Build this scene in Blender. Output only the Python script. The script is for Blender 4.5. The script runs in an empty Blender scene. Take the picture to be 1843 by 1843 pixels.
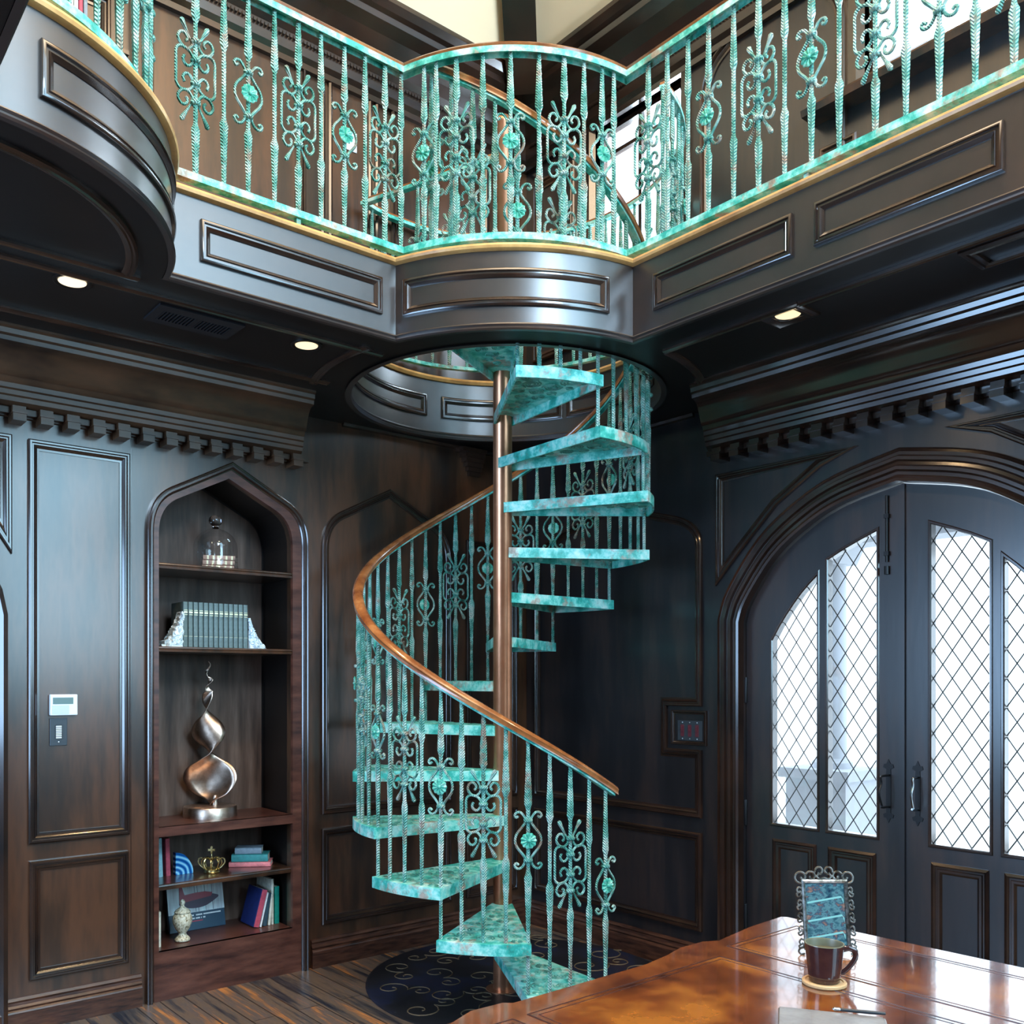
import bpy, bmesh, math, random
from mathutils import Vector, Matrix
random.seed(7)
C = bpy.context.scene.collection
PI = math.pi
# ------------------------------------------------------------------ camera, world, lights, exposure
EYE = 1.6606
YAW = math.radians(51.3043)            # camera looks between the +X and +Y walls
cam_d = bpy.data.cameras.new('camera'); cam = bpy.data.objects.new('camera', cam_d); C.objects.link(cam)
fwd = Vector((math.cos(YAW), math.sin(YAW), 0))
cam.location = (0, 0, EYE)
cam.rotation_euler = (PI/2, 0, YAW - PI/2)
cam_d.sensor_width = 36; cam_d.sensor_fit = 'HORIZONTAL'
cam_d.lens = 36*1667.5/1843
cam_d.shift_x = (921.5-847.9)/1843
cam_d.shift_y = (1228.5-921.5)/1843
cam_d.clip_start = .05
bpy.context.scene.camera = cam
vs = bpy.context.scene.view_settings
vs.view_transform = 'Standard'; vs.look = 'None'; vs.gamma = 1; vs.use_curve_mapping = False
vs.exposure = 0.42
W = bpy.data.worlds.new('world'); bpy.context.scene.world = W; W.use_nodes = True
bg = W.node_tree.nodes['Background']; bg.inputs[0].default_value = (.70, .86, 1, 1); bg.inputs[1].default_value = 2.2

def area(name, loc, direction, sx, sy, power, col):
    l = bpy.data.lights.new(name, 'AREA'); l.shape = 'RECTANGLE'; l.size = sx; l.size_y = sy; l.energy = power; l.color = col
    o = bpy.data.objects.new(name, l); C.objects.link(o); o.location = loc
    o.rotation_euler = Vector(direction).to_track_quat('-Z', 'Y').to_euler()
    return o
# daylight entering by the tall windows of the unseen back wall, plus added fill lamps
area('daylight_back_window', (3.25, -2.78, 4.0), (0, 1, 0), 2.05, 4.6, 240, (.40, .76, 1))
area('daylight_high_window', (1.15, -2.78, 5.5), (0, 1, 0), 1.4, 1.6, 300, (.55, .78, 1))
area('fill_side_cool', (-1.68, 3.1, 1.9), (1, 0, 0), 2.2, 1.8, 120, (.35, .62, 1))  # added cool fill for the door wall, no known window there
area('fill_overhead_warm', (1.2, .8, 6.75), (0, 0, -1), 2.6, 2.6, 130, (1, .82, .62))  # added warm fill from overhead, no roof opening behind it
area('fill_ceiling_uplight', (1.6, 1.4, 5.5), (0, 0, 1), 1.2, 1.2, 85, (1, .80, .56))  # added unseen lamp to brighten the cream ceiling
area('sheen_fill_gallery', (4.75, -.85, 4.9), (-1, 0, 0), 2.0, .9, 52, (.52, .74, 1))  # added lamp that gives the fascia a blue sheen
area('sheen_fill_roof', (3.42, -1.45, 6.0), (-.6, 0, -.8), 1.2, 1.7, 58, (.54, .74, 1))  # added lamp below the ceiling slope, also for the fascia sheen
area('daylight_door', (4.75, 2.15, 1.6), (-1, 0, .0), 1.5, 1.4, 10, (.66, .84, 1))
area('daylight_upper_window', (4.75, 3.8, 4.55), (-1, -.1, -.15), .6, 1.1, 75, (.68, .85, 1))
area('daylight_upper_window', (4.75, 1.6, 5.0), (-1, 0, -.1), 1.3, .7, 95, (.68, .85, 1))

# ------------------------------------------------------------------ helpers
def link(name, bm, mat, parent=None, smooth=False, angle=35, loc=None, rot=None):
    me = bpy.data.meshes.new(name)
    bmesh.ops.recalc_face_normals(bm, faces=bm.faces)
    bm.to_mesh(me); bm.free()
    mats = mat if isinstance(mat, (list, tuple)) else [mat]
    for m in mats: me.materials.append(m)
    if smooth:
        for p in me.polygons: p.use_smooth = True
        me.set_sharp_from_angle(angle=math.radians(angle))
    o = bpy.data.objects.new(name, me); C.objects.link(o)
    if loc: o.location = loc
    if rot is not None: o.rotation_euler = rot
    if parent: o.parent = parent
    return o
def tag(o, label=None, cat=None, group=None, kind=None):
    if label: o['label'] = label
    if cat: o['category'] = cat
    if group: o['group'] = group
    if kind: o['kind'] = kind
    return o
def empty(name, label, cat, loc=(0, 0, 0), rz=0, group=None):
    o = bpy.data.objects.new(name, None); C.objects.link(o); o.location = loc; o.rotation_euler = (0, 0, rz)
    o.empty_display_size = .05
    return tag(o, label, cat, group)
def struct(name, bm, mat, smooth=False):
    return tag(link(name, bm, mat, None, smooth), kind='structure')
def dup(o, parent=None, top=True):
    c = o.copy(); C.objects.link(c)
    if parent is not None: c.parent = parent
    for ch in list(KIDS.get(o.name, [])): dup(ch, c, False)
    return c
KIDS = {}
def kid(parent, o): KIDS.setdefault(parent.name, []).append(o); return o

def box(bm, x0, x1, y0, y1, z0, z1, T=None, mi=0):
    vs_ = [bm.verts.new(p if T is None else T(*p)) for p in
           [(x0,y0,z0),(x1,y0,z0),(x1,y1,z0),(x0,y1,z0),(x0,y0,z1),(x1,y0,z1),(x1,y1,z1),(x0,y1,z1)]]
    for f in [(0,3,2,1),(4,5,6,7),(0,1,5,4),(1,2,6,5),(2,3,7,6),(3,0,4,7)]:
        fc = bm.faces.new([vs_[i] for i in f]); fc.material_index = mi
    return vs_
def bevel(bm, w, seg=2):
    bmesh.ops.bevel(bm, geom=bm.edges[:], offset=w, segments=seg, affect='EDGES', profile=.5)
def mould(bm, path, prof, to3d, closed=False, pclosed=False, mi=0, skew=None):
    """sweep prof = [(offset to the left of the path, height)] along a plane path, with mitred corners"""
    n = len(path); rings = []
    for i in range(n):
        p = Vector(path[i])
        d1 = d2 = None
        if closed or i > 0: d1 = (p - Vector(path[i-1])).normalized()
        if closed or i < n-1: d2 = (Vector(path[(i+1) % n]) - p).normalized()
        if d1 is None: d1 = d2
        if d2 is None: d2 = d1
        n1 = Vector((-d1.y, d1.x)); n2 = Vector((-d2.y, d2.x))
        m = (n1+n2); m.normalize()
        s = 1/max(.3, m.dot(n1))
        ring = []
        for (o, h) in prof:
            q = p + m*o*s
            if skew and i in skew: q = q + Vector((skew[i][0]*o, skew[i][1]*o))
            ring.append(bm.verts.new(to3d(q.x, q.y, h)))
        rings.append(ring)
    m = len(prof)
    for i in range(n if closed else n-1):
        a, b = rings[i], rings[(i+1) % n]
        for j in range(m if pclosed else m-1):
            k = (j+1) % m
            f = bm.faces.new((a[j], b[j], b[k], a[k])); f.material_index = mi
    if not closed:
        for r in (rings[0], rings[-1]):
            try: f = bm.faces.new(r); f.material_index = mi
            except Exception: pass
def tube(bm, pts, r, n=6, mi=0, cap=True):
    pts = [Vector(p) for p in pts]; rings = []
    up = Vector((0, 0, 1)); last = None
    for i, p in enumerate(pts):
        t = (pts[min(i+1, len(pts)-1)] - pts[max(i-1, 0)]).normalized()
        if last is None:
            a = t.cross(Vector((0, 1, 0)))
            if a.length < .1: a = t.cross(Vector((1, 0, 0)))
        else: a = last - t*last.dot(t)
        a.normalize(); last = a; b = t.cross(a)
        rr = r[i] if isinstance(r, (list, tuple)) else r
        rings.append([bm.verts.new(p + (a*math.cos(2*PI*k/n) + b*math.sin(2*PI*k/n))*rr) for k in range(n)])
    for a, b in zip(rings, rings[1:]):
        for k in range(n):
            f = bm.faces.new((a[k], a[(k+1) % n], b[(k+1) % n], b[k])); f.material_index = mi
    if cap:
        bm.faces.new(rings[0]).material_index = mi; bm.faces.new(rings[-1]).material_index = mi
def lathe(bm, prof, n=24, c=(0, 0, 0), mi=0, cap=True):
    rings = []
    for (r, z) in prof:
        rings.append([bm.verts.new((c[0]+r*math.cos(2*PI*k/n), c[1]+r*math.sin(2*PI*k/n), c[2]+z)) for k in range(n)] if r > 1e-5 else [bm.verts.new((c[0], c[1], c[2]+z))])
    for a, b in zip(rings, rings[1:]):
        for k in range(n):
            k2 = (k+1) % n
            if len(a) == 1 and len(b) == 1: continue
            if len(a) == 1: f = bm.faces.new((a[0], b[k], b[k2]))
            elif len(b) == 1: f = bm.faces.new((a[k], a[k2], b[0]))
            else: f = bm.faces.new((a[k], a[k2], b[k2], b[k]))
            f.material_index = mi
    for r_, e in ((rings[0], 0), (rings[-1], 1)):
        if cap and len(r_) > 1 and prof[0] != prof[-1]:
            bm.faces.new(r_).material_index = mi
def slab(bm, outer, holes, to3d, h0, h1, mi=0):
    """flat plate with holes: outer / holes are plane polygons, h0..h1 the thickness"""
    loops = [outer]+holes
    for h in (h0, h1):
        eds = []
        for lp in loops:
            v = [bm.verts.new(to3d(p[0], p[1], h)) for p in lp]
            eds += [bm.edges.new((v[i], v[(i+1) % len(v)])) for i in range(len(v))]
        r = bmesh.ops.triangle_fill(bm, use_beauty=True, edges=eds)
        for g in r['geom']:
            if isinstance(g, bmesh.types.BMFace): g.material_index = mi
    for lp in loops:
        a = [bm.verts.new(to3d(p[0], p[1], h0)) for p in lp]; b = [bm.verts.new(to3d(p[0], p[1], h1)) for p in lp]
        for i in range(len(lp)):
            j = (i+1) % len(lp)
            bm.faces.new((a[i], a[j], b[j], b[i])).material_index = mi
    bmesh.ops.remove_doubles(bm, verts=bm.verts, dist=1e-5)
YL, XR = 4.79, 4.33
TL = lambda a, b, h: (a, YL-h, b)        # plane of the bookcase wall, h towards the room
TR = lambda a, b, h: (XR-h, a, b)        # plane of the door wall
TZ = lambda a, b, h: (a, b, h)           # plan
def interp(pts, n=4):
    out = []
    for i in range(len(pts)-1):
        p0 = pts[max(i-1, 0)]; p1 = pts[i]; p2 = pts[i+1]; p3 = pts[min(i+2, len(pts)-1)]
        for k in range(n):
            t = k/n
            out.append(tuple(.5*((2*p1[c])+(-p0[c]+p2[c])*t+(2*p0[c]-5*p1[c]+4*p2[c]-p3[c])*t*t+(-p0[c]+3*p1[c]-3*p2[c]+p3[c])*t**3) for c in range(len(p1))))
    out.append(tuple(pts[-1])); return out
def half_tudor(a, h, n=8):               # from (a,0) to (0,h): round shoulder then straight to the point
    p2 = (.74*a, .57*h); c = (a, .41*h); out = []
    for k in range(n+1):
        t = k/n
        out.append(((1-t)**2*a + 2*t*(1-t)*c[0] + t*t*p2[0], 2*t*(1-t)*c[1] + t*t*p2[1]))
    out.append((0, h)); return out
DOORSHAPE = interp([(1, 0), (.948, .186), (.756, .54), (.527, .774), (.315, .905), (0, 1.0)], 4)
def arch_path(cx, a, z0, zs, h, shape='tudor', left=True):
    hp = half_tudor(a, h) if shape == 'tudor' else [(x*a, z*h) for x, z in DOORSHAPE]
    right = [(cx+x, zs+z) for x, z in hp]
    lft = [(cx-x, zs+z) for x, z in reversed(hp[:-1])]
    return [(cx+a, z0)] + right + lft + [(cx-a, z0)]
PANEL = [(0, 0), (0, .016), (.006, .022), (.014, .022), (.018, .012), (.024, .012), (.029, .017), (.036, .012), (.040, .006), (.050, .005), (.050, 0)]
def rect(x0, x1, z0, z1): return [(x0, z0), (x1, z0), (x1, z1), (x0, z1)]

# ------------------------------------------------------------------ materials
def mat(name, col, rough=.5, metal=0, spec=.5, coat=0, ramp=None, scale=(1, 1, 1), nscale=4, detail=4, bump=0, bscale=40, rand=False, trans=0, emis=None, estr=0, crough=.1):
    m = bpy.data.materials.new(name); m.use_nodes = True; nt = m.node_tree; N = nt.nodes; L = nt.links
    b = N['Principled BSDF']
    b.inputs['Base Color'].default_value = (*col, 1); b.inputs['Roughness'].default_value = rough; b.inputs['Metallic'].default_value = metal
    b.inputs['Specular IOR Level'].default_value = spec; b.inputs['Coat Weight'].default_value = coat; b.inputs['Coat Roughness'].default_value = crough
    b.inputs['Transmission Weight'].default_value = trans
    if emis: b.inputs['Emission Color'].default_value = (*emis, 1); b.inputs['Emission Strength'].default_value = estr
    if ramp or bump:
        tc = N.new('ShaderNodeTexCoord'); mp = N.new('ShaderNodeMapping'); mp.inputs['Scale'].default_value = scale
        L.new(tc.outputs['Object'], mp.inputs['Vector'])
        if rand:
            oi = N.new('ShaderNodeObjectInfo'); mu = N.new('ShaderNodeMath'); mu.operation = 'MULTIPLY'; mu.inputs[1].default_value = 13.7
            L.new(oi.outputs['Random'], mu.inputs[0]); L.new(mu.outputs[0], mp.inputs['Location'])
    if ramp:
        nz = N.new('ShaderNodeTexNoise'); nz.inputs['Scale'].default_value = nscale; nz.inputs['Detail'].default_value = detail; nz.inputs['Roughness'].default_value = .6
        L.new(mp.outputs[0], nz.inputs['Vector'])
        cr = N.new('ShaderNodeValToRGB'); el = cr.color_ramp.elements
        while len(el) > 1: el.remove(el[-1])
        el[0].position = ramp[0][0]; el[0].color = (*ramp[0][1], 1)
        for p, c in ramp[1:]:
            e = el.new(p); e.color = (*c, 1)
        L.new(nz.outputs[0], cr.inputs[0]); L.new(cr.outputs[0], b.inputs['Base Color'])
    if bump:
        nb = N.new('ShaderNodeTexNoise'); nb.inputs['Scale'].default_value = bscale; nb.inputs['Detail'].default_value = 3
        L.new(mp.outputs[0], nb.inputs['Vector'])
        bp = N.new('ShaderNodeBump'); bp.inputs['Strength'].default_value = bump; bp.inputs['Distance'].default_value = .004
        L.new(nb.outputs[0], bp.inputs['Height']); L.new(bp.outputs[0], b.inputs['Normal'])
    return m
DK = [(.30, (.010, .0055, .004)), (.45, (.034, .015, .007)), (.60, (.085, .033, .014)), (.75, (.036, .016, .009))]
wood = mat('dark_stained_wood', (.03, .015, .01), .30, spec=.6, coat=.7, crough=.22, ramp=DK, scale=(3, 3, .5), nscale=2.2, bump=.10, bscale=9)
woodh = mat('dark_stained_wood_level', (.03, .015, .01), .33, spec=.55, ramp=DK, scale=(.7, .7, 4), nscale=2.5, bump=.06, bscale=9)
woodg = mat('glossy_dark_wood', (.02, .012, .009), .22, spec=.6, coat=.8, crough=.15, ramp=[(.3, (.008, .005, .004)), (.55, (.028, .013, .008)), (.75, (.045, .02, .012))], scale=(1.5, 1.5, 1.5), nscale=2)
woodred = mat('red_brown_wood', (.08, .03, .02), .3, spec=.5, ramp=[(.3, (.030, .010, .008)), (.5, (.085, .030, .020)), (.7, (.14, .052, .034))], scale=(1, 1, 5), nscale=4, bump=.08, bscale=14)
woodmat = mat('brown_stained_back_boards', (.05, .03, .02), .5, spec=.35, ramp=[(.3, (.035, .020, .014)), (.5, (.095, .056, .040)), (.68, (.16, .105, .080))], scale=(5, 5, .6), nscale=2.4)
woodr = mat('door_wall_wood_shaded_cool', (.012, .011, .012), .30, spec=.6, coat=.7, crough=.22, ramp=[(.30, (.006, .006, .008)), (.48, (.012, .011, .013)), (.62, (.030, .019, .017)), (.75, (.014, .012, .014))], scale=(3, 3, .5), nscale=2.2, bump=.10, bscale=9)  # wall wood again, with shade and bluish light put into the colour
woodc = mat('brown_crown_wood', (.05, .026, .014), .36, spec=.55, ramp=[(.3, (.018, .010, .007)), (.5, (.060, .030, .015)), (.7, (.10, .045, .022))], scale=(1.2, 1.2, 3), nscale=2.5)
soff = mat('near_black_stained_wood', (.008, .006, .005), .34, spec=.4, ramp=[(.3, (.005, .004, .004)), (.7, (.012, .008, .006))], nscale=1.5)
baseb = mat('baseboard_oak', (.05, .02, .012), .32, ramp=[(.3, (.016, .007, .005)), (.5, (.06, .022, .013)), (.7, (.10, .04, .022))], scale=(2, 2, 14), nscale=4, bump=.2, bscale=12)
gold = mat('golden_oak_nosing', (.62, .33, .10), .3, spec=.5, ramp=[(.3, (.42, .20, .06)), (.7, (.75, .43, .15))], nscale=8)
railwood = mat('varnished_rail_wood', (.40, .15, .03), .22, coat=.5, ramp=[(.3, (.16, .045, .014)), (.55, (.32, .115, .035)), (.75, (.50, .23, .08))], scale=(1, 1, 1), nscale=9)
copper = mat('copper_pole_paint', (.55, .25, .13), .28, metal=.75, ramp=[(.3, (.33, .12, .055)), (.7, (.62, .30, .17))], nscale=3)
cream = mat('cream_plaster', (.95, .72, .46), .8)
white_p = mat('white_plastic', (.8, .84, .85), .3)
grey_p = mat('grey_plate', (.035, .045, .055), .35)
black_p = mat('black_plastic', (.012, .012, .014), .35)
silver = mat('screw_metal', (.7, .72, .75), .3, metal=1)
redtog = mat('dark_red_toggle', (.11, .02, .03), .4)
lead = mat('lead_came', (.035, .04, .042), .5, metal=.3)
iron = mat('black_iron', (.02, .02, .022), .4, metal=.6)
steel = mat('bright_handle_metal', (.6, .7, .75), .22, metal=1)
lampglow = mat('lamp_glow', (1, .9, .75), .5, emis=(1, .72, .36), estr=.85)
bronze = mat('brushed_bronze', (.55, .42, .33), .36, metal=1, ramp=[(.3, (.40, .27, .20)), (.7, (.78, .60, .48))], nscale=18, bump=.1, bscale=60)
goldm = mat('antique_gold', (.78, .56, .22), .3, metal=1, ramp=[(.35, (.40, .26, .08)), (.65, (.92, .72, .34))], nscale=60)
stone = mat('pale_porch_stone', (.62, .65, .70), .8)
ground = mat('pale_paving', (.75, .74, .72), .9)

def patina_mat(name, herring=False, pale=0.0):
    m = bpy.data.materials.new(name); m.use_nodes = True; nt = m.node_tree; N = nt.nodes; L = nt.links; b = N['Principled BSDF']
    b.inputs['Roughness'].default_value = .42; b.inputs['Metallic'].default_value = .0; b.inputs['Specular IOR Level'].default_value = .5
    tc = N.new('ShaderNodeTexCoord'); oi = N.new('ShaderNodeObjectInfo'); mu = N.new('ShaderNodeMath'); mu.operation = 'MULTIPLY'; mu.inputs[1].default_value = 17
    mp = N.new('ShaderNodeMapping'); L.new(tc.outputs['Object'], mp.inputs['Vector']); L.new(oi.outputs['Random'], mu.inputs[0]); L.new(mu.outputs[0], mp.inputs['Location'])
    def noise(s, d=5, r=.62):
        n = N.new('ShaderNodeTexNoise'); n.inputs['Scale'].default_value = s; n.inputs['Detail'].default_value = d; n.inputs['Roughness'].default_value = r
        L.new(mp.outputs[0], n.inputs['Vector']); return n
    n1 = noise(11, 7, .68); cr = N.new('ShaderNodeValToRGB'); e = cr.color_ramp.elements
    e[0].position = .30; e[0].color = (.015, .20, .15, 1); e[1].position = .66; e[1].color = (.62+pale, .84, .76, 1)
    x = e.new(.44); x.color = (.04+pale*.6, .44, .37, 1); x = e.new(.52); x.color = (.20+pale, .67, .59, 1)
    L.new(n1.outputs[0], cr.inputs[0])
    n2 = noise(6.5, 9, .75); r2 = N.new('ShaderNodeValToRGB'); r2.color_ramp.elements[0].position = .53; r2.color_ramp.elements[1].position = .62
    L.new(n2.outputs[0], r2.inputs[0])
    n3 = noise(16, 4); r3 = N.new('ShaderNodeValToRGB'); r3.color_ramp.elements[0].color = (.20, .06, .03, 1); r3.color_ramp.elements[1].color = (.60, .33, .25, 1)
    r3.color_ramp.elements[0].position = .35; r3.color_ramp.elements[1].position = .65
    L.new(n3.outputs[0], r3.inputs[0])
    mx = N.new('ShaderNodeMix'); mx.data_type = 'RGBA'
    mm = N.new('ShaderNodeMath'); mm.operation = 'MULTIPLY'; mm.inputs[1].default_value = .75; L.new(r2.outputs[0], mm.inputs[0])
    L.new(mm.outputs[0], mx.inputs[0]); L.new(cr.outputs[0], mx.inputs[6]); L.new(r3.outputs[0], mx.inputs[7])
    L.new(mx.outputs[2], b.inputs['Base Color'])
    bp = N.new('ShaderNodeBump'); bp.inputs['Strength'].default_value = .5
    if herring:
        sp = N.new('ShaderNodeSeparateXYZ'); L.new(tc.outputs['Object'], sp.inputs[0])
        ab = N.new('ShaderNodeMath'); ab.operation = 'ABSOLUTE'; L.new(sp.outputs[0], ab.inputs[0])
        ma = N.new('ShaderNodeMath'); ma.operation = 'MULTIPLY_ADD'; ma.inputs[1].default_value = -1.3; L.new(ab.outputs[0], ma.inputs[0]); L.new(sp.outputs[2], ma.inputs[2])
        sc = N.new('ShaderNodeMath'); sc.operation = 'MULTIPLY'; sc.inputs[1].default_value = 500; L.new(ma.outputs[0], sc.inputs[0])
        si = N.new('ShaderNodeMath'); si.operation = 'SINE'; L.new(sc.outputs[0], si.inputs[0])
        gr = N.new('ShaderNodeMapRange'); gr.inputs[1].default_value = -1; gr.inputs[2].default_value = -.1; gr.inputs[3].default_value = .42; gr.inputs[4].default_value = 0; L.new(si.outputs[0], gr.inputs[0])
        mg = N.new('ShaderNodeMix'); mg.data_type = 'RGBA'; mg.inputs[7].default_value = (.16, .17, .13, 1); L.new(gr.outputs[0], mg.inputs[0]); L.new(mx.outputs[2], mg.inputs[6]); L.new(mg.outputs[2], b.inputs['Base Color'])
        L.new(si.outputs[0], bp.inputs['Height']); bp.inputs['Distance'].default_value = .0032; bp.inputs['Strength'].default_value = 1
    else:
        L.new(noise(45, 3).outputs[0], bp.inputs['Height']); bp.inputs['Distance'].default_value = .003
    L.new(bp.outputs[0], b.inputs['Normal'])
    return m
patina = patina_mat('verdigris_patina'); patina_bar = patina_mat('verdigris_bar', True, .09)
flowerg = mat('green_flower_patina', (.03, .5, .36), .42, ramp=[(.35, (.03, .30, .22)), (.5, (.09, .50, .38)), (.66, (.40, .66, .56))], nscale=45)
relief = mat('relief_scroll_patina', (.10, .30, .25), .35, ramp=[(.3, (.02, .10, .08)), (.6, (.12, .42, .34)), (.75, (.32, .20, .14))], nscale=12, rand=True)

def floor_mat():
    m = bpy.data.materials.new('reclaimed_plank_floor'); m.use_nodes = True; nt = m.node_tree; N = nt.nodes; L = nt.links; b = N['Principled BSDF']
    tc = N.new('ShaderNodeTexCoord'); mp = N.new('ShaderNodeMapping'); mp.inputs['Rotation'].default_value = (0, 0, PI/2)
    L.new(tc.outputs['Object'], mp.inputs[0])
    br = N.new('ShaderNodeTexBrick'); br.inputs['Scale'].default_value = 1; br.inputs['Brick Width'].default_value = 1.25; br.inputs['Row Height'].default_value = .125
    br.inputs['Mortar Size'].default_value = .003; br.inputs['Color1'].default_value = (0, 0, 0, 1); br.inputs['Color2'].default_value = (1, 1, 1, 1); br.inputs['Mortar'].default_value = (.5, .5, .5, 1)
    br.offset = .37; br.inputs['Bias'].default_value = 0
    L.new(mp.outputs[0], br.inputs[0])
    m2 = N.new('ShaderNodeMapping'); m2.inputs['Scale'].default_value = (11, .75, 1); L.new(tc.outputs['Object'], m2.inputs[0])
    ad = N.new('ShaderNodeMixRGB'); ad.blend_type = 'ADD'; ad.inputs[0].default_value = 1; L.new(m2.outputs[0], ad.inputs[1])
    sc = N.new('ShaderNodeVectorMath'); sc.operation = 'SCALE'; sc.inputs['Scale'].default_value = 7; L.new(br.outputs[0], sc.inputs[0]); L.new(sc.outputs[0], ad.inputs[2])
    nz = N.new('ShaderNodeTexNoise'); nz.inputs['Scale'].default_value = 1.1; nz.inputs['Detail'].default_value = 7; nz.inputs['Roughness'].default_value = .68; L.new(ad.outputs[0], nz.inputs['Vector'])
    cr = N.new('ShaderNodeValToRGB'); e = cr.color_ramp.elements; e[0].position = .36; e[0].color = (.012, .013, .022, 1); e[1].position = .66; e[1].color = (.62, .22, .05, 1)
    for p, c in ((.43, (.060, .050, .046)), (.49, (.16, .10, .06)), (.54, (.10, .08, .07)), (.59, (.30, .13, .05))):
        x = e.new(p); x.color = (*c, 1)
    L.new(nz.outputs[0], cr.inputs[0])
    mx = N.new('ShaderNodeMixRGB'); mx.blend_type = 'MULTIPLY'; L.new(br.outputs['Fac'], mx.inputs[0]); L.new(cr.outputs[0], mx.inputs[1]); mx.inputs[2].default_value = (.12, .1, .1, 1)
    L.new(mx.outputs[0], b.inputs['Base Color']); b.inputs['Roughness'].default_value = .3
    bp = N.new('ShaderNodeBump'); bp.inputs['Strength'].default_value = .3; bp.inputs['Distance'].default_value = .004; L.new(nz.outputs[0], bp.inputs['Height']); L.new(bp.outputs[0], b.inputs['Normal'])
    return m
floorm = floor_mat()
leather = mat('tooled_orange_brown_leather', (.42, .14, .03), .16, spec=1, coat=1, crough=.06, ramp=[(.34, (.055, .014, .007)), (.5, (.22, .055, .012)), (.64, (.44, .145, .022))], scale=(1, 1, 1), nscale=3.5, detail=8, bump=.12, bscale=22)
leather_edge = mat('darker_border_leather', (.3, .09, .025), .18, spec=1, coat=1, crough=.06, ramp=[(.34, (.10, .025, .010)), (.52, (.24, .065, .016)), (.66, (.36, .12, .026))], nscale=6, detail=8, bump=.12, bscale=24)
tool = mat('dark_tooling_line', (.06, .025, .02), .3)
glass = mat('clear_glass', (1, 1, 1), 0.0, trans=1)
glass.node_tree.nodes['Principled BSDF'].inputs['IOR'].default_value = 1.45
def pane_mat():
    m = bpy.data.materials.new('window_pane_glass'); m.use_nodes = True; nt = m.node_tree; N = nt.nodes; L = nt.links
    N.remove(N['Principled BSDF']); t = N.new('ShaderNodeBsdfTransparent'); g = N.new('ShaderNodeBsdfGlossy'); g.inputs['Roughness'].default_value = .03
    lw = N.new('ShaderNodeLayerWeight'); lw.inputs[0].default_value = .5; pw = N.new('ShaderNodeMath'); pw.operation = 'POWER'; pw.inputs[1].default_value = 3.5; L.new(lw.outputs['Facing'], pw.inputs[0]); fr = N.new('ShaderNodeMath'); fr.operation = 'MULTIPLY_ADD'; fr.inputs[1].default_value = .55; fr.inputs[2].default_value = .06; L.new(pw.outputs[0], fr.inputs[0]); mx = N.new('ShaderNodeMixShader'); L.new(fr.outputs[0], mx.inputs[0]); L.new(t.outputs[0], mx.inputs[1]); L.new(g.outputs[0], mx.inputs[2])
    L.new(mx.outputs[0], N['Material Output'].inputs[0]); return m
pane = pane_mat()
def stair_shadow_mat():
    m = mat('painted_stair_shadow', (.01, .012, .02), .5, ramp=[(.38, (.006, .006, .008)), (.5, (.010, .010, .014)), (.60, (.010, .014, .038)), (.72, (.03, .014, .010))], nscale=2.2)  # shade under the stair put into the colour
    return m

# ------------------------------------------------------------------ room shell
HC = (3.311, 3.837); RH = .855; RB = 1.005      # stairwell hole centre, hole radius, bulge radius
PX, PY = 3.2585, 3.7961                         # stair pole
ZS, ZF = 3.205, 3.578                           # balcony soffit and floor
bm = bmesh.new(); box(bm, -1.6, 4.43, -2.7, 5.3, -.1, 0); struct('floor', bm, floorm)
# bookcase wall with the niche opening (arched head)
NX0, NX1, ND = 1.745, 2.52, .39
ncx = (NX0+NX1)/2; na = (NX1-NX0)/2
niche = arch_path(ncx, na, .002, 2.44, .345)
bm = bmesh.new()
slab(bm, rect(-1.6, XR+.1, 0, 6.3), [niche], TL, 0, -.06)
struct('wall_left', bm, wood)
# door wall
DC, DH = 2.15, .872
door_hole = arch_path(DC, DH, .002, 1.99, .62, 'door')
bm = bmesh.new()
slab(bm, rect(-2.7, YL, 0, 6.3), [door_hole, rect(3.455, 4.131, 3.95, 5.19), rect(.9, 2.33, 4.63, 5.35), rect(-1.9, .2, 4.4, 5.35)], TR, 0, -.1)  # last opening is made for the added gallery lamp
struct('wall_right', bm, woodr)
for name, r_, T, holes in (('wall_back', rect(-1.6, XR+.1, 0, 6.85), lambda a, b, h: (a, -2.7-h, b), [rect(2.22, 4.28, 1.7, 6.3), rect(.45, 1.85, 4.7, 6.3)]),
                           ('wall_front', rect(-2.7, YL, 0, 6.85), lambda a, b, h: (-1.6-h, a, b), [rect(2.0, 4.2, 1.0, 2.8)])):  # opening made for the added side fill lamp
    bm = bmesh.new(); slab(bm, r_, holes, T, 0, .1); struct(name, bm, wood)
# windows of the back wall
for k, (x0, x1, z0, z1) in enumerate(((2.22, 4.28, 1.7, 6.3), (.45, 1.85, 4.7, 6.3))):
    bm = bmesh.new()
    for x in ([x0+.03, (x0+x1)/2, x1-.03] if k == 0 else [x0+.02, x1-.02]): box(bm, x-.02, x+.02, -2.76, -2.70, z0, z1)
    for z in ((1.73, 3.2, 4.7, 6.27) if k == 0 else (4.63, 6.27)): box(bm, x0, x1, -2.76, -2.70, z-.02, z+.02)
    struct('window_%d' % (k+3), bm, woodg)
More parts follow.
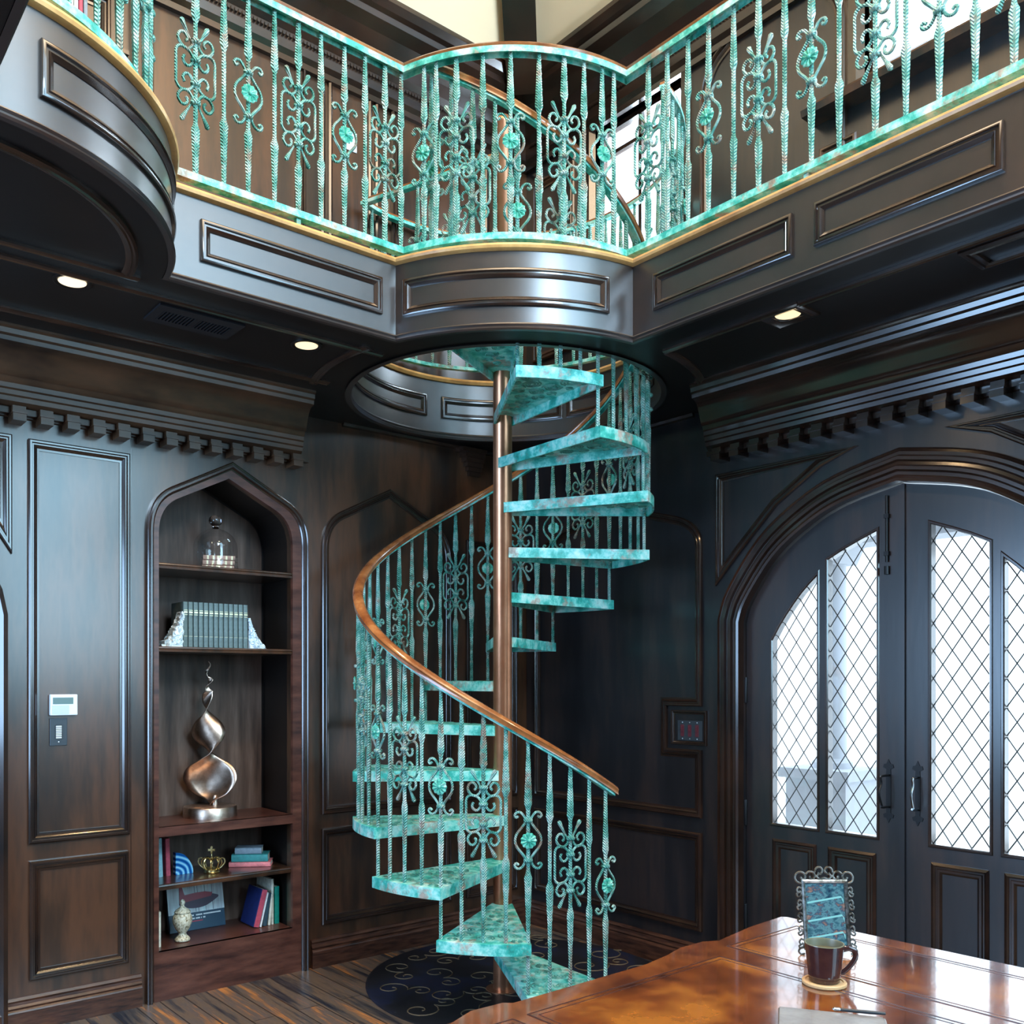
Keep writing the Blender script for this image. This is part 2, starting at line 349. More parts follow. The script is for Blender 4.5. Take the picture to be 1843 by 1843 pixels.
# niche lining is part of the bookcase further down
# upper ceiling: cream planes rising from the cornice, dark hip beam
cz = 5.60
P = [(-1.6, 4.50, cz), (4.04, 4.50, cz), (4.04, -2.7, cz), (-1.6, -2.7, cz)]
bm = bmesh.new()
v = [bm.verts.new(p) for p in [(-1.6, 4.46, cz), (4.0, 4.46, cz), (2.4, 2.86, 6.8), (-1.6, 2.86, 6.8), (4.0, -2.7, cz), (2.4, -2.7, 6.8), (-1.6, -2.7, 6.8)]]
bm.faces.new((v[0], v[1], v[2], v[3])); bm.faces.new((v[1], v[4], v[5], v[2])); bm.faces.new((v[3], v[2], v[5], v[6]))
struct('ceiling', bm, cream)
bm = bmesh.new()
a = Vector((4.05, 4.51, 5.56)); b = Vector((2.4, 2.86, 6.8)); d = (b-a).normalized(); sd = Vector((-.707, .707, 0)); up = d.cross(sd)
vv = [bm.verts.new(p + sd*s*.10 + up*u) for p in (a, b) for s in (-1, 1) for u in (-.10, .10)]
for f in [(0, 1, 3, 2), (4, 6, 7, 5), (0, 2, 6, 4), (1, 5, 7, 3), (0, 4, 5, 1), (2, 3, 7, 6)]: bm.faces.new([vv[i] for i in f])
struct('trim_10', bm, woodg)
# upper cornice along both walls (path direction keeps the room on the left)
UC = [(0, 5.19), (.03, 5.19), (.035, 5.22), (.06, 5.24), (.07, 5.28), (.07, 5.33), (.10, 5.36), (.13, 5.42), (.20, 5.48), (.27, 5.51), (.28, 5.54), (.31, 5.55), (.34, 5.58), (.34, 5.63), (0, 5.63)]
bm = bmesh.new(); mould(bm, [(XR, -2.7), (XR, YL), (-1.6, YL)], UC, TZ)
for i in range(150):                    # dentil beading of the upper cornice
    x = XR-.12-i*.022
    box(bm, x-.007, x+.007, YL-.085, YL-.065, 5.295, 5.315)
    box(bm, XR-.085, XR-.065, YL-.12-i*.022-.007, YL-.12-i*.022+.007, 5.295, 5.315)
struct('trim_11', bm, woodg)

# ------------------------------------------------------------------ wall mouldings, bookcase wall
BASE = [(0, 0), (.030, 0), (.030, .095), (.026, .102), (.020, .108), (.024, .118), (.016, .128), (.014, .140), (.018, .150), (.010, .162), (0, .164)]
bm = bmesh.new()
mould(bm, [(1.655, YL), (.9, YL)], BASE, TZ); 
mould(bm, [(XR, 3.19), (XR, YL), (2.64, YL)], BASE, TZ)
mould(bm, [(.9, YL), (-1.6, YL)], BASE, TZ)
struct('baseboard_left', bm, baseb)
bm = bmesh.new(); mould(bm, [(XR, -2.7), (XR, 1.10)], BASE, TZ); struct('baseboard_right', bm, baseb)
def panels(bm, T, loops, prof=PANEL):
    for lp in loops: mould(bm, lp, prof, T, closed=True)
def ccw(p):
    s = sum(p[i][0]*p[(i+1) % len(p)][1]-p[(i+1) % len(p)][0]*p[i][1] for i in range(len(p)))
    return p if s > 0 else p[::-1]
bm = bmesh.new()
panels(bm, TL, [rect(1.117, 1.597, .887, 2.827), rect(1.122, 1.590, .233, .803),
                ccw([(-.2, 2.834), (.45, 2.834), (1.045, 2.834)] + [] + [(1.045, 2.27), (.93, 2.45), (.75, 2.62), (.45, 2.76), (-.2, 2.80)]),
                ccw(arch_path(3.187, .478, .887, 2.44, .415)), rect(2.709, 3.665, .240, .803),
                rect(3.79, 4.235, .887, 2.60), rect(3.79, 4.235, .240, .803)])
mould(bm, [(1.024, 0), (1.024, 1.98), (1.0, 2.10), (.95, 2.20), (.8, 2.36), (.5, 2.55)], [(0, 0), (0, .03), (.02, .035), (.04, .02), (.06, .025), (.09, .02), (.09, 0)], TL)
mould(bm, [(1.604, 3.2), (1.604, .17)], [(0, 0), (0, .001), (.003, .001), (.003, 0)], TL)
struct('trim_1', bm, woodg, True)
bm = bmesh.new()
sp = lambda s: [(DC+s*1.049, 2.826), (DC+s*.207, 2.823)] + [(DC+s*x, z) for x, z in ((.405, 2.756), (.66, 2.597), (.902, 2.358), (1.049, 2.202))]
panels(bm, TR, [ccw(sp(1)), ccw(sp(-1)), ccw(arch_path(3.995, .70, .887, 2.44, .34)[:-1] + [(3.295, 1.524), (3.546, 1.524), (3.546, 1.276), (3.295, 1.276), (3.295, .887)]), rect(3.295, 4.695, .240, .803)])
panels(bm, TR, [rect(3.262, 3.515, 1.300, 1.500)], [(o*.45, h*.7) for o, h in PANEL])
struct('trim_2', bm, woodg, True)
# casing of the arched doorway
CAS = [(0, 0), (0, .05), (-.012, .055), (-.022, .05), (-.03, .035), (-.045, .035), (-.053, .05), (-.068, .05), (-.078, .03), (-.092, .028), (-.10, .04), (-.115, .04), (-.125, .02), (-.140, .02), (-.150, .03), (-.158, .02), (-.158, 0)]
bm = bmesh.new(); mould(bm, arch_path(DC, DH, 0, 1.99, .62, 'door'), CAS, TR)
struct('trim_3', bm, woodg, True)
# gallery level panelling
bm = bmesh.new()
def big_arch(cx, a, z0, zs, h): return ccw(arch_path(cx, a, z0, zs, h))
panels(bm, TL, [big_arch(2.13, .47, 3.85, 5.18, .0001+.28), big_arch(3.59, .40, 3.85, 5.20, .26), rect(.2, 1.5, 3.85, 5.1)], [(o*1.25, h*1.3) for o, h in PANEL])
for x in (2.725, 2.775, 3.05, 3.10, 1.56, 1.62): mould(bm, [(x, 3.6), (x, 5.19)], [(0, 0), (0, .02), (.012, .026), (.024, .02), (.024, 0)], TL)
struct('trim_4', bm, woodg, True)
bm = bmesh.new()
panels(bm, TR, [big_arch(2.86, .44, 3.85, 4.95, .42), rect(3.46, 4.6, 5.26, 5.50), rect(2.36, 2.56, 3.85, 4.36), rect(4.30, 4.70, 3.85, 5.08)], [(o*1.2, h*1.4) for o, h in PANEL])
mould(bm, [(1.0, 4.50), (2.60, 4.50)], [(0, 0), (0, .12), (.03, .13), (.05, .10), (.07, .05), (.10, .04), (.10, 0)], TR)
struct('trim_5', bm, wood, True)
# upper windows
def window(n, y0, y1, z0, z1, bars, transoms):
    root = tag(bpy.data.objects.new('window_%d' % n, None), kind='structure'); C.objects.link(root)
    bm = bmesh.new()
    mould(bm, rect(y0, y1, z0, z1), [(0, -.06), (0, .0), (-.03, .03), (-.07, .03), (-.08, 0)], TR, closed=True)
    mould(bm, rect(y0, y1, z0, z1), [(0, -.08), (0, -.04), (.03, -.04), (.03, -.08)], TR, closed=True, pclosed=True)
    for z in transoms: box(bm, z-.012, z+.012, y0, y1, -.075, -.045, T=lambda z_, y_, h: TR(y_, z_, h))
    for y in bars: box(bm, y-.012, y+.012, z0, z1, -.075, -.045, T=lambda y_, z_, h: TR(y_, z_, h))
    link('window_frame', bm, woodg, root)
    bm = bmesh.new(); box(bm, y0, y1, z0, z1, -.064, -.060, T=lambda y_, z_, h: TR(y_, z_, h)); link('window_pane', bm, pane, root)
window(1, 3.455, 4.131, 3.95, 5.19, (3.80,), (5.02,))
window(2, .9, 2.33, 4.63, 5.35, (1.62,), (5.15,))
# ------------------------------------------------------------------ crown moulding with dentils
CR = [(0, 2.955), (.085, 2.955), (.10, 2.965), (.115, 2.965), (.12, 2.985), (.135, 2.99), (.14, 3.01), (.155, 3.015), (.16, 3.035), (.175, 3.045), (.185, 3.06)]
for k in range(1, 9):
    t = k/8; CR.append((.185+.20*(t**1.0) - .035*math.sin(t*PI), 3.06+.085*t + .022*math.sin(t*PI*2)*-1))
CR += [(.40, 3.147), (.405, 3.165), (.425, 3.17), (.43, 3.19), (.45, 3.195), (.45, ZS), (0, ZS)]
bm = bmesh.new()
mould(bm, [(2.56, YL), (-1.6, YL)], CR, TZ, skew={0: (-.30, 0)})
dx = (2.39-1.06)/11
def dentil(bm, a, T):
    w = .029
    box(bm, a-w, a+w, .0, .098, 2.885, 2.925, T); box(bm, a-w, a+w, 0, .088, 2.925, 2.955, T); box(bm, a-w-.004, a+w+.004, 0, .104, 2.918, 2.927, T)
    box(bm, a+w+.001, a+w+dx-2*w-.001, .018, .050, 2.925, 2.954, T)
for k in range(-16, 13): dentil(bm, 1.06+k*dx, lambda x, d, z: (x, YL-d, z))
mould(bm, [(2.52, YL), (-1.6, YL)], [(0, 2.915), (.018, 2.918), (.018, 2.955), (0, 2.955)], TZ)
struct('trim_6', bm, woodc, True)
bm = bmesh.new()
mould(bm, [(XR, -2.7), (XR, 3.24)], CR, TZ, skew={1: (0, -.45)})
for k in range(0, 40): dentil(bm, 3.14-k*dx, lambda y, d, z: (XR-d, y, z))
mould(bm, [(XR, -2.7), (XR, 3.20)], [(0, 2.915), (.018, 2.918), (.018, 2.955), (0, 2.955)], TZ)
struct('trim_7', bm, woodg, True)

# ------------------------------------------------------------------ balcony
A0 = math.asin((HC[1]-3.5)/RB); 
angL = PI + A0                                  # junction with the straight front above the bookcase wall side
angR = -math.acos((3.217-HC[0])/RB) if abs(3.217-HC[0]) < RB else -PI/2
angR += 2*PI
def arc(c, r, a0, a1, n): return [(c[0]+r*math.cos(a0+(a1-a0)*k/n), c[1]+r*math.sin(a0+(a1-a0)*k/n)) for k in range(n+1)]
BL = (.475, 3.60); RL = .822
bl0 = math.radians(-86.5); bl1 = math.asin((3.5-BL[1])/RL)
front = [(.505, -2.7), (.505, 2.74)] + arc(BL, RL, bl0, bl1, 22)[0:] + arc(HC, RB, angL, angR, 28) + [(3.217, -2.7)]
balc = empty('gallery_balcony', 'dark wood gallery balcony curving around the room under the green railing, with framed fascia panels', 'balcony')
outer = [(-1.6, YL), (-1.6, -2.7)] + front + [(XR, -2.7), (XR, YL)]
hole = arc(HC, RH, 0, 2*PI, 72)[:-1]
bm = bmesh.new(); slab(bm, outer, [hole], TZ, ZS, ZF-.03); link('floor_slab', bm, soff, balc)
# straight pieces and curves of the front, as a strip with its own profile (path runs so that the room is on the right)
FP = [(0, ZF-.03), (-.012, ZF-.03), (-.012, 3.235), (-.016, 3.232), (-.022, 3.226), (-.016, 3.219), (-.020, 3.214), (-.026, 3.207), (-.020, 3.201), (0, 3.201)]
bm = bmesh.new(); mould(bm, front, FP, TZ); 
well = hole[::-1] 
mould(bm, hole, [(-.0, ZF-.03), (.012, ZF-.03), (.012, 3.235), (.018, 3.226), (.013, 3.218), (.024, 3.208), (.018, 3.196), (-.012, 3.196)], TZ, closed=True)
woodf = mat('satin_fascia_wood', (.02, .012, .009), .34, spec=.7, coat=1, crough=.27, ramp=[(.3, (.008, .006, .006)), (.55, (.022, .014, .012)), (.75, (.040, .022, .016))], scale=(1.5, 1.5, 1.5), nscale=2)
link('fascia', bm, woodf, balc, True, 30)
bm = bmesh.new(); mould(bm, front, [(.10, ZF-.03), (-.022, ZF-.03), (-.034, ZF-.024), (-.038, ZF-.014), (-.034, ZF-.004), (-.022, ZF), (.10, ZF)], TZ)
mould(bm, hole, [(-.08, ZF-.03), (.026, ZF-.03), (.036, ZF-.015), (.026, ZF), (-.08, ZF)], TZ, closed=True)
link('nosing', bm, gold, balc, True, 40)
FPROF = [(0, 0), (0, .012), (.006, .016), (.012, .016), (.015, .008), (.022, .008), (.026, .013), (.032, .008), (.040, .003), (.040, 0)]
def subdiv(lp, d):
    out = []
    for i in range(len(lp)):
        a = Vector(lp[i]); b = Vector(lp[(i+1) % len(lp)]); n = max(1, int((b-a).length/d))
        out += [tuple(a+(b-a)*k/n) for k in range(n)]
    return out
def cylmap(c, r, sgn=1): return lambda s, z, h: (c[0]+(r+sgn*h)*math.cos(s/r), c[1]+(r+sgn*h)*math.sin(s/r), z)
bm = bmesh.new()
flat = lambda x0, x1: rect(x0, x1, 3.307, 3.470)
mould(bm, flat(1.437, 2.279), FPROF, lambda a, z, h: (a, 3.5-.012-h, z), closed=True)
for y0, y1 in ((2.013, 2.70), (1.254, 1.921), (.50, 1.16), (-.25, .41)): mould(bm, flat(y0, y1), FPROF, lambda a, z, h: (3.217-.012-h, a, z), closed=True)
a0 = angL+.095; a1 = angR-.095
mould(bm, subdiv(rect(a0*RB, a1*RB, 3.307, 3.470), .05), FPROF, cylmap(HC, RB+.012), closed=True)
mould(bm, subdiv(rect((bl0+.17)*RL, (bl1-.10)*RL, 3.307, 3.470), .05), FPROF, cylmap(BL, RL+.012), closed=True)
for k in range(6):                       # panels on the inside of the stairwell ring
    s0 = math.radians(20+k*60+3.5); s1 = math.radians(80+k*60-3.5)
    mould(bm, subdiv(rect(s0*RH, s1*RH, 3.320, 3.455), .05)[::-1], [(-o, h) for o, h in FPROF], cylmap(HC, RH-.012, -1), closed=True)
link('panel_moulding', bm, woodg, balc, True, 40)
# mouldings on the soffit
ST = [(0, ZS), (0, ZS-.010), (.010, ZS-.014), (.018, ZS-.010), (.024, ZS-.014), (.034, ZS-.010), (.044, ZS-.008), (.044, ZS)]
bm = bmesh.new()
mould(bm, [(-1.6, 3.650), (2.396, 3.650)], ST, TZ)
mould(bm, [(2.405, 4.200), (-1.6, 4.200)], ST, TZ)
mould(bm, arc(HC, 1.02, math.radians(192), math.radians(158), 12), ST, TZ)
mould(bm, arc(BL, .72, math.radians(-88), math.radians(-5), 20), ST, TZ)
mould(bm, [(.50, 3.530), (1.22, 3.530)], ST, TZ)
mould(bm, [(3.379, 2.80), (3.379, -2.7)], ST, TZ)
mould(bm, [(3.900, -2.7), (3.900, 2.99)], ST, TZ)
mould(bm, arc(HC, 1.02, math.radians(-50), math.radians(-84), 12), ST, TZ)
mould(bm, rect(3.375, 3.555, 2.105, 2.30), ST, TZ, closed=True)
mould(bm, [(3.485, -1.0), (3.485, 1.46), (3.60, 1.46), (3.60, -1)], ST, TZ)
mould(bm, [(XR, 3.35), (XR, YL), (2.85, YL)], [(0, ZS-.02), (.02, ZS-.015), (.025, ZS), (0, ZS)], TZ)
link('soffit_moulding', bm, woodg, balc, True, 40)
bm = bmesh.new()
# small shaped bracket under the soffit in the corner behind the stair
box(bm, 3.70, 3.90, YL-.09, YL, 3.165, 3.19)
for k in range(5): box(bm, 3.74+.02*k*.8, 3.90, YL-.07+.012*k, YL, 3.165-.028*(k+1), 3.165-.028*k)
struct('trim_8', bm, woodg)

# ------------------------------------------------------------------ wrought-iron balusters
def curl(cx, cz, r0, a0, turns, n=12, shrink=.45):
    return [(cx+r0*(1-(1-shrink)*k/n)*math.cos(a0+turns*2*PI*k/n), cz+r0*(1-(1-shrink)*k/n)*math.sin(a0+turns*2*PI*k/n)) for k in range(n+1)]
def collar(bm, z, w=.0215, h=.009):
    lathe(bm, [(w*.75, -h), (w, -h*.6), (w, h*.6), (w*.75, h)], 8, (0, 0, z))
def scroll_mesh():
    bm = bmesh.new(); R = .0062
    for z in (.121, .046, -.046, -.121): collar(bm, z)
    for sx in (1, -1):
        for sz in (1, -1):
            f = lambda pts, y=0: [(sx*x, y, sz*z) for x, z in pts]
            tube(bm, f(interp([(.008, .125), (.016, .098), (.036, .082), (.058, .090), (.072, .112), (.066, .135), (.050, .143), (.036, .133), (.034, .117), (.042, .110)], 3)), R, 6)
            tube(bm, f(interp([(.046, .052), (.052, .036), (.044, .020), (.030, .016), (.017, .027), (.009, .046), (.016, .066), (.034, .081), (.058, .085), (.074, .076), (.080, .058), (.080, .028), (.080, 0)], 3)), R, 6)
            tube(bm, f([(.004, .100), (.018, .130), (.034, .160), (.044, .178), (.052, .194), (.056, .201)], .009), [.004, .0045, .006, .009, .011, .006], 6)
    return bm
def flower_mesh():
    bm = bmesh.new()
    n = 10
    for k in range(n):
        a = 2*PI*k/n; d = Vector((math.cos(a), 0, math.sin(a))); t = Vector((-math.sin(a), 0, math.cos(a)))
        pr = [(0, .002, 0), (.012, .005, .002), (.024, .010, .005), (.033, .008, .004), (.036, .002, .001)]
        rows = []
        for (r, w, h) in pr: rows.append([bm.verts.new(d*r - t*w + Vector((0, -.016, 0))), bm.verts.new(d*r + Vector((0, -.016-h-.002, 0))), bm.verts.new(d*r + t*w + Vector((0, -.016, 0)))])
        for a_, b_ in zip(rows, rows[1:]):
            for j in (0, 1): bm.faces.new((a_[j], b_[j], b_[j+1], a_[j+1]))
    lathe(bm, [(0.0345, .0), (.0345, .004), (0, .0041)], 20)
    for v in bm.verts[-41:]:
        pass
    return bm
def rosette_mesh():
    bm = bmesh.new(); lathe(bm, [(.034, 0), (.034, .004), (.0, .006)], 20)
    lathe(bm, [(.008, .004), (.009, .010), (.006, .014), (0, .016)], 10)
    bmesh.ops.rotate(bm, verts=bm.verts, cent=(0, 0, 0), matrix=Matrix.Rotation(PI/2, 3, 'X'))
    bmesh.ops.translate(bm, verts=bm.verts, vec=(0, -.011, 0))
    n = 11
    for k in range(n):
        a = 2*PI*k/n; d = Vector((math.cos(a), 0, math.sin(a))); t = Vector((-math.sin(a), 0, math.cos(a)))
        rows = []
        for (r, w, h) in [(.006, .0015, .003), (.016, .0045, .007), (.027, .0085, .009), (.035, .0075, .006), (.038, .002, .0)]:
            o = Vector((0, -.0145, 0))
            rows.append([bm.verts.new(d*r - t*w + o), bm.verts.new(d*r + o + Vector((0, -h, 0))), bm.verts.new(d*r + t*w + o)])
        for a_, b_ in zip(rows, rows[1:]):
            for j in (0, 1): bm.faces.new((a_[j], b_[j], b_[j+1], a_[j+1]))
    return bm
def lozenge_mesh():
    bm = bmesh.new(); R = .0062
    for z in (.091, -.091): collar(bm, z)
    for sx in (1, -1):
        tube(bm, [(sx*x, 0, z) for x, z in interp([(.045, -.112), (.054, -.104), (.062, -.112), (.056, -.125), (.042, -.129), (.026, -.120), (.014, -.098), (.012, -.084), (.030, -.058), (.052, -.030), (.060, 0), (.052, .030), (.030, .058), (.012, .084), (.014, .098), (.026, .120), (.042, .129), (.056, .125), (.062, .112), (.054, .104), (.045, .112)], 3)], R, 6)
    return bm
def bar_mesh(z0, z1, bulge=.165, kind='P'):
    """square bar with two long leaf-shaped swellings, hammered edges"""
    bm = bmesh.new(); rings = []
    bc = {'P': .150, 'F': .155, 'S': .215}[kind]        # height of the widest point above / below the ornament centre
    n = int((z1-z0)/.0125)
    rnd = random.Random(5)
    for i in range(n+1):
        z = z0+(z1-z0)*i/n; az = abs(z)
        w = .0092 + rnd.uniform(-.0010, .0010); d = .0085
        if az > bc-.012 and az < bc+.24:
            t = (az-bc)/.24
            s = (min(1, (t+.05)/.10)) if t < .05 else (1-(t-.05)/.95)**1.15
            w += .0095*s; d += .004*s
        rings.append([bm.verts.new((x*w, y*d, z)) for x, y in ((1, 0), (.55, .9), (-.55, .9), (-1, 0), (-.55, -.9), (.55, -.9))])
    for a, b in zip(rings, rings[1:]):
        for k in range(6): bm.faces.new((a[k], a[(k+1) % 6], b[(k+1) % 6], b[k]))
    bm.faces.new(rings[0]); bm.faces.new(rings[-1])
    return bm
ORN = {}
def make_baluster(kind, z0, z1, parent, loc, rot):
    o = link('baluster', bar_mesh(z0, z1, kind=kind), patina_bar, parent, loc=loc, rot=rot)
    if kind == 'S':
        if 'S' not in ORN:
            s = link('scroll_ornament', scroll_mesh(), patina_bar, o, True, 60); ORN['S'] = s.data
        else: s = bpy.data.objects.new('scroll_ornament', ORN['S']); C.objects.link(s); s.parent = o
        kid(o, s)
    if kind == 'F':
        for nm, fn, mt in (('lozenge_scroll', lozenge_mesh, patina_bar), ('flower_rosette', rosette_mesh, flowerg)):
            if nm not in ORN: s = link(nm, fn(), mt, o, nm[0] == 'l', 60); ORN[nm] = s.data
            else: s = bpy.data.objects.new(nm, ORN[nm]); C.objects.link(s); s.parent = o
            kid(o, s)
    return o

# ------------------------------------------------------------------ spiral staircase
CAMA = YAW - PI/2                                # stair angles were taken in the camera's plan frame
def ang(d): return math.radians(d)+CAMA
def rail_z(th): return 1.285+(-68-th)/30.305*.2389
TH = lambda n: -68.14-30.305*(n-1)
stair = empty('spiral_staircase', 'verdigris green iron spiral staircase winding around a copper coloured pole', 'staircase', (PX, PY, 0))
bm = bmesh.new(); lathe(bm, [(.051, .0), (.051, 4.66), (.055, 4.665), (.055, 4.69), (.045, 4.705), (0, 4.708)], 32); lathe(bm, [(.09, 0), (.09, .012), (.052, .014)], 32)
link('pole', bm, copper, stair, True, 40)
RT = .802; TT = .054; HW = math.radians(15.82)
def tread_mesh():
    bm = bmesh.new(); n = 10
    # outline: narrow at the pole, curved at the outside
    p = []
    th = HW
    inner = .052
    p.append((inner*.3+.0, -.055)); 
    for k in range(n+1):
        a = -th + 2*th*k/n; p.append((RT*math.cos(a), RT*math.sin(a)))
    p.append((inner*.3, .055))
    slab(bm, p, [], lambda a, b, h: (a, b, h), 0, -.010)
    mould(bm, p, [(.004, .0004), (-.0008, -.001), (-.0008, -TT), (.009, -TT), (.009, -.010)], lambda a, b, h: (a, b, h), closed=True)
    return bm
def spiral_relief():
    bm = bmesh.new(); rnd = random.Random(3)
    for (x, y, s, a) in [(.66, .10, .055, 0), (.66, -.10, .055, 2), (.70, .0, .045, 4), (.56, .05, .05, 1.2), (.57, -.06, .05, 3.4), (.48, .0, .045, 5), (.47, .085, .03, 2), (.46, -.085, .03, .6), (.39, .045, .035, 3), (.38, -.04, .035, 0), (.30, .0, .035, 1), (.24, .03, .022, 4), (.23, -.03, .022, 2), (.17, .0, .022, 0), (.74, .15, .025, 1), (.74, -.15, .025, 3), (.66, .17, .018, 1), (.66, -.17, .018, 0), (.57, .135, .02, 5), (.57, -.135, .02, 3)]:
        for q in (0, PI):
            pts = [(x+s*(1-.8*k/14)*math.cos(a+q+1.35*2*PI*k/14), y+s*(1-.8*k/14)*math.sin(a+q+1.35*2*PI*k/14), 0) for k in range(15)]
            tube(bm, pts, .0042, 4)
    return bm
tm = None
for n in range(1, 15):
    z = -.0051+.2389*n
    if tm is None:
        t0 = link('tread', tread_mesh(), patina, stair); tm = t0.data
        r0 = link('scroll_relief', spiral_relief(), relief, t0, loc=(0, 0, .0005)); rm = r0.data; t = t0
    else:
        t = bpy.data.objects.new('tread', tm); C.objects.link(t); t.parent = stair
        r0 = bpy.data.objects.new('scroll_relief', rm); C.objects.link(r0); r0.parent = t; r0.location = (0, 0, .0005)
    r1 = bpy.data.objects.new('scroll_relief', rm); C.objects.link(r1); r1.parent = t; r1.location = (0, 0, -.0105)
    t.location = (0, 0, z); t.rotation_euler = (0, 0, ang(TH(n)))
# landing wedge at gallery height
bm = bmesh.new(); p = [(0, 0)] + arc((0, 0), .86, ang(-212), ang(-118), 16)
slab(bm, p, [], TZ, ZF-.002, ZF-.045)
link('landing', bm, patina, stair)
RBAL = .775
proto = {}
def stair_bal(n, th, kind):
    tz = -.0051+.2389*n; rz = rail_z(th)-.012; cz_ = rail_z(th)-.465
    z0 = tz-TT-cz_ if kind == 'F' else tz-cz_; z1 = rz-cz_
    key = (kind, round(z0, 2))
    a = ang(th); loc = (RBAL*math.cos(a), RBAL*math.sin(a), cz_); rot = (0, 0, a+PI/2)
    if key not in proto: proto[key] = make_baluster(kind, z0, z1, stair, loc, rot); return
    b = dup(proto[key], stair); b.location = loc; b.rotation_euler = rot
stair_bal(1, TH(1)+15.0, 'F')
for n in range(1, 15):
    for off, kind in ((7.6, 'P'), (0, 'S'), (-7.6, 'P'), (-15.15, 'F')): stair_bal(n, TH(n)+off, kind)
def helix(profile, a_from, a_to, r, zoff, n=200):
    bm = bmesh.new(); rings = []
    for i in range(n+1):
        th = a_from+(a_to-a_from)*i/n; a = ang(th); z = rail_z(th)+zoff
        rings.append([bm.verts.new(((r+o)*math.cos(a), (r+o)*math.sin(a), z+h)) for o, h in profile])
    for a, b in zip(rings, rings[1:]):
        for k in range(len(profile)):
            k2 = (k+1) % len(profile); bm.faces.new((a[k], b[k], b[k2], a[k2]))
    bm.faces.new(rings[0]); bm.faces.new(rings[-1]); return bm
HR = [(-.026, -.004), (-.024, .010), (-.028, .020), (-.020, .032), (-.006, .038), (.006, .038), (.020, .032), (.028, .020), (.024, .010), (.026, -.004)]
link('handrail', helix(HR, -48.5, -478, RBAL, 0), railwood, stair, True, 60)
link('handrail_underplate', helix([(-.017, -.016), (-.017, -.004), (.017, -.004), (.017, -.016)], -49.5, -479.5, RBAL, 0), patina, stair, True, 40)

# ------------------------------------------------------------------ gallery railing
RAILZ, BOTZ = 4.515, 3.669
gr = empty('gallery_railing', 'long verdigris green iron railing running along the edge of the dark balcony', 'railing')
RI = .905; gaL = PI+math.asin((HC[1]-3.56)/RI); gaR = 2*PI-math.acos((3.281-HC[0])/RI)
GBR = .760; g0 = math.radians(-88); g1 = math.asin((3.56-BL[1])/GBR)
gpath = [(.50, -2.6), (.50, 2.79)] + arc(BL, GBR, g0, g1, 20)[1:] + arc(HC, RI, gaL, gaR, 26) + [(3.281, -2.6)]
bm = bmesh.new(); mould(bm, gpath, [(-.024, RAILZ-.034), (-.024, RAILZ-.006), (.024, RAILZ-.006), (.024, RAILZ-.034), (.020, RAILZ-.034), (.020, RAILZ-.012), (-.020, RAILZ-.012), (-.020, RAILZ-.034)], TZ, pclosed=True)
link('top_rail', bm, patina, gr)
bm = bmesh.new(); mould(bm, gpath, [(-.022, RAILZ-.006), (-.027, RAILZ+.004), (-.018, RAILZ+.014), (.018, RAILZ+.014), (.027, RAILZ+.004), (.022, RAILZ-.006)], TZ, pclosed=True)
link('rail_cap', bm, railwood, gr, True, 50)
bm = bmesh.new(); mould(bm, gpath, [(-.021, BOTZ-.024), (-.021, BOTZ+.006), (.021, BOTZ+.006), (.021, BOTZ-.024)], TZ, pclosed=True)
for (x, y) in [(1.9, 3.56), (3.281, 2.0), (3.281, .8)] + [(HC[0]+RI*math.cos(a), HC[1]+RI*math.sin(a)) for a in (gaL+.03, gaR-.03)]:
    box(bm, x-.01, x+.01, y-.01, y+.01, ZF, BOTZ-.028)
link('bottom_rail', bm, patina, gr)
gp = {}
def gal_bal(root, x, y, a, kind):
    zc = BOTZ+.416; z0 = BOTZ+.004-zc; z1 = RAILZ-.012-zc
    if (root.name, kind) not in gp: gp[(root.name, kind)] = make_baluster(kind, z0, z1, root, (x, y, zc), (0, 0, a)); return
    b = dup(gp[(root.name, kind)], root); b.location = (x, y, zc); b.rotation_euler = (0, 0, a)
pat = 'PSPF'
xs = [1.448, 1.567, 1.673, 1.792, 1.904, 2.014, 2.132, 2.239, 2.346, 2.435]
for i, x in enumerate(xs): gal_bal(gr, x, 3.56, 0, 'SPFPSPFPSP'[i])
for i in range(10):
    a = math.atan2([3.443, 3.40, 3.336, 3.262, 3.189, 3.114, 3.043, 2.98, 2.913, 2.861][i]-HC[1], [2.466, 2.519, 2.598, 2.691, 2.782, 2.875, 2.964, 3.043, 3.127, 3.192][i]-HC[0])
    gal_bal(gr, HC[0]+RI*math.cos(a), HC[1]+RI*math.sin(a), a+PI/2, 'FPSPFPSPFP'[i])
ys = [2.80, 2.69, 2.575, 2.466, 2.339, 2.219, 2.099, 1.982, 1.867, 1.725, 1.612, 1.495, 1.376, 1.255, 1.135, 1.015, .895, .775]
for i, y in enumerate(ys): gal_bal(gr, 3.281, y, -PI/2, 'PSPFPSPFPSPFPSPFPS'[i] if i > 1 else 'SP'[i])
nb = 10
for i in range(nb):
    a = g1-(g1-g0)*(i+.35)/nb
    gal_bal(gr, BL[0]+GBR*math.cos(a), BL[1]+GBR*math.sin(a), a+PI/2, 'PSPFPSPFPS'[i])
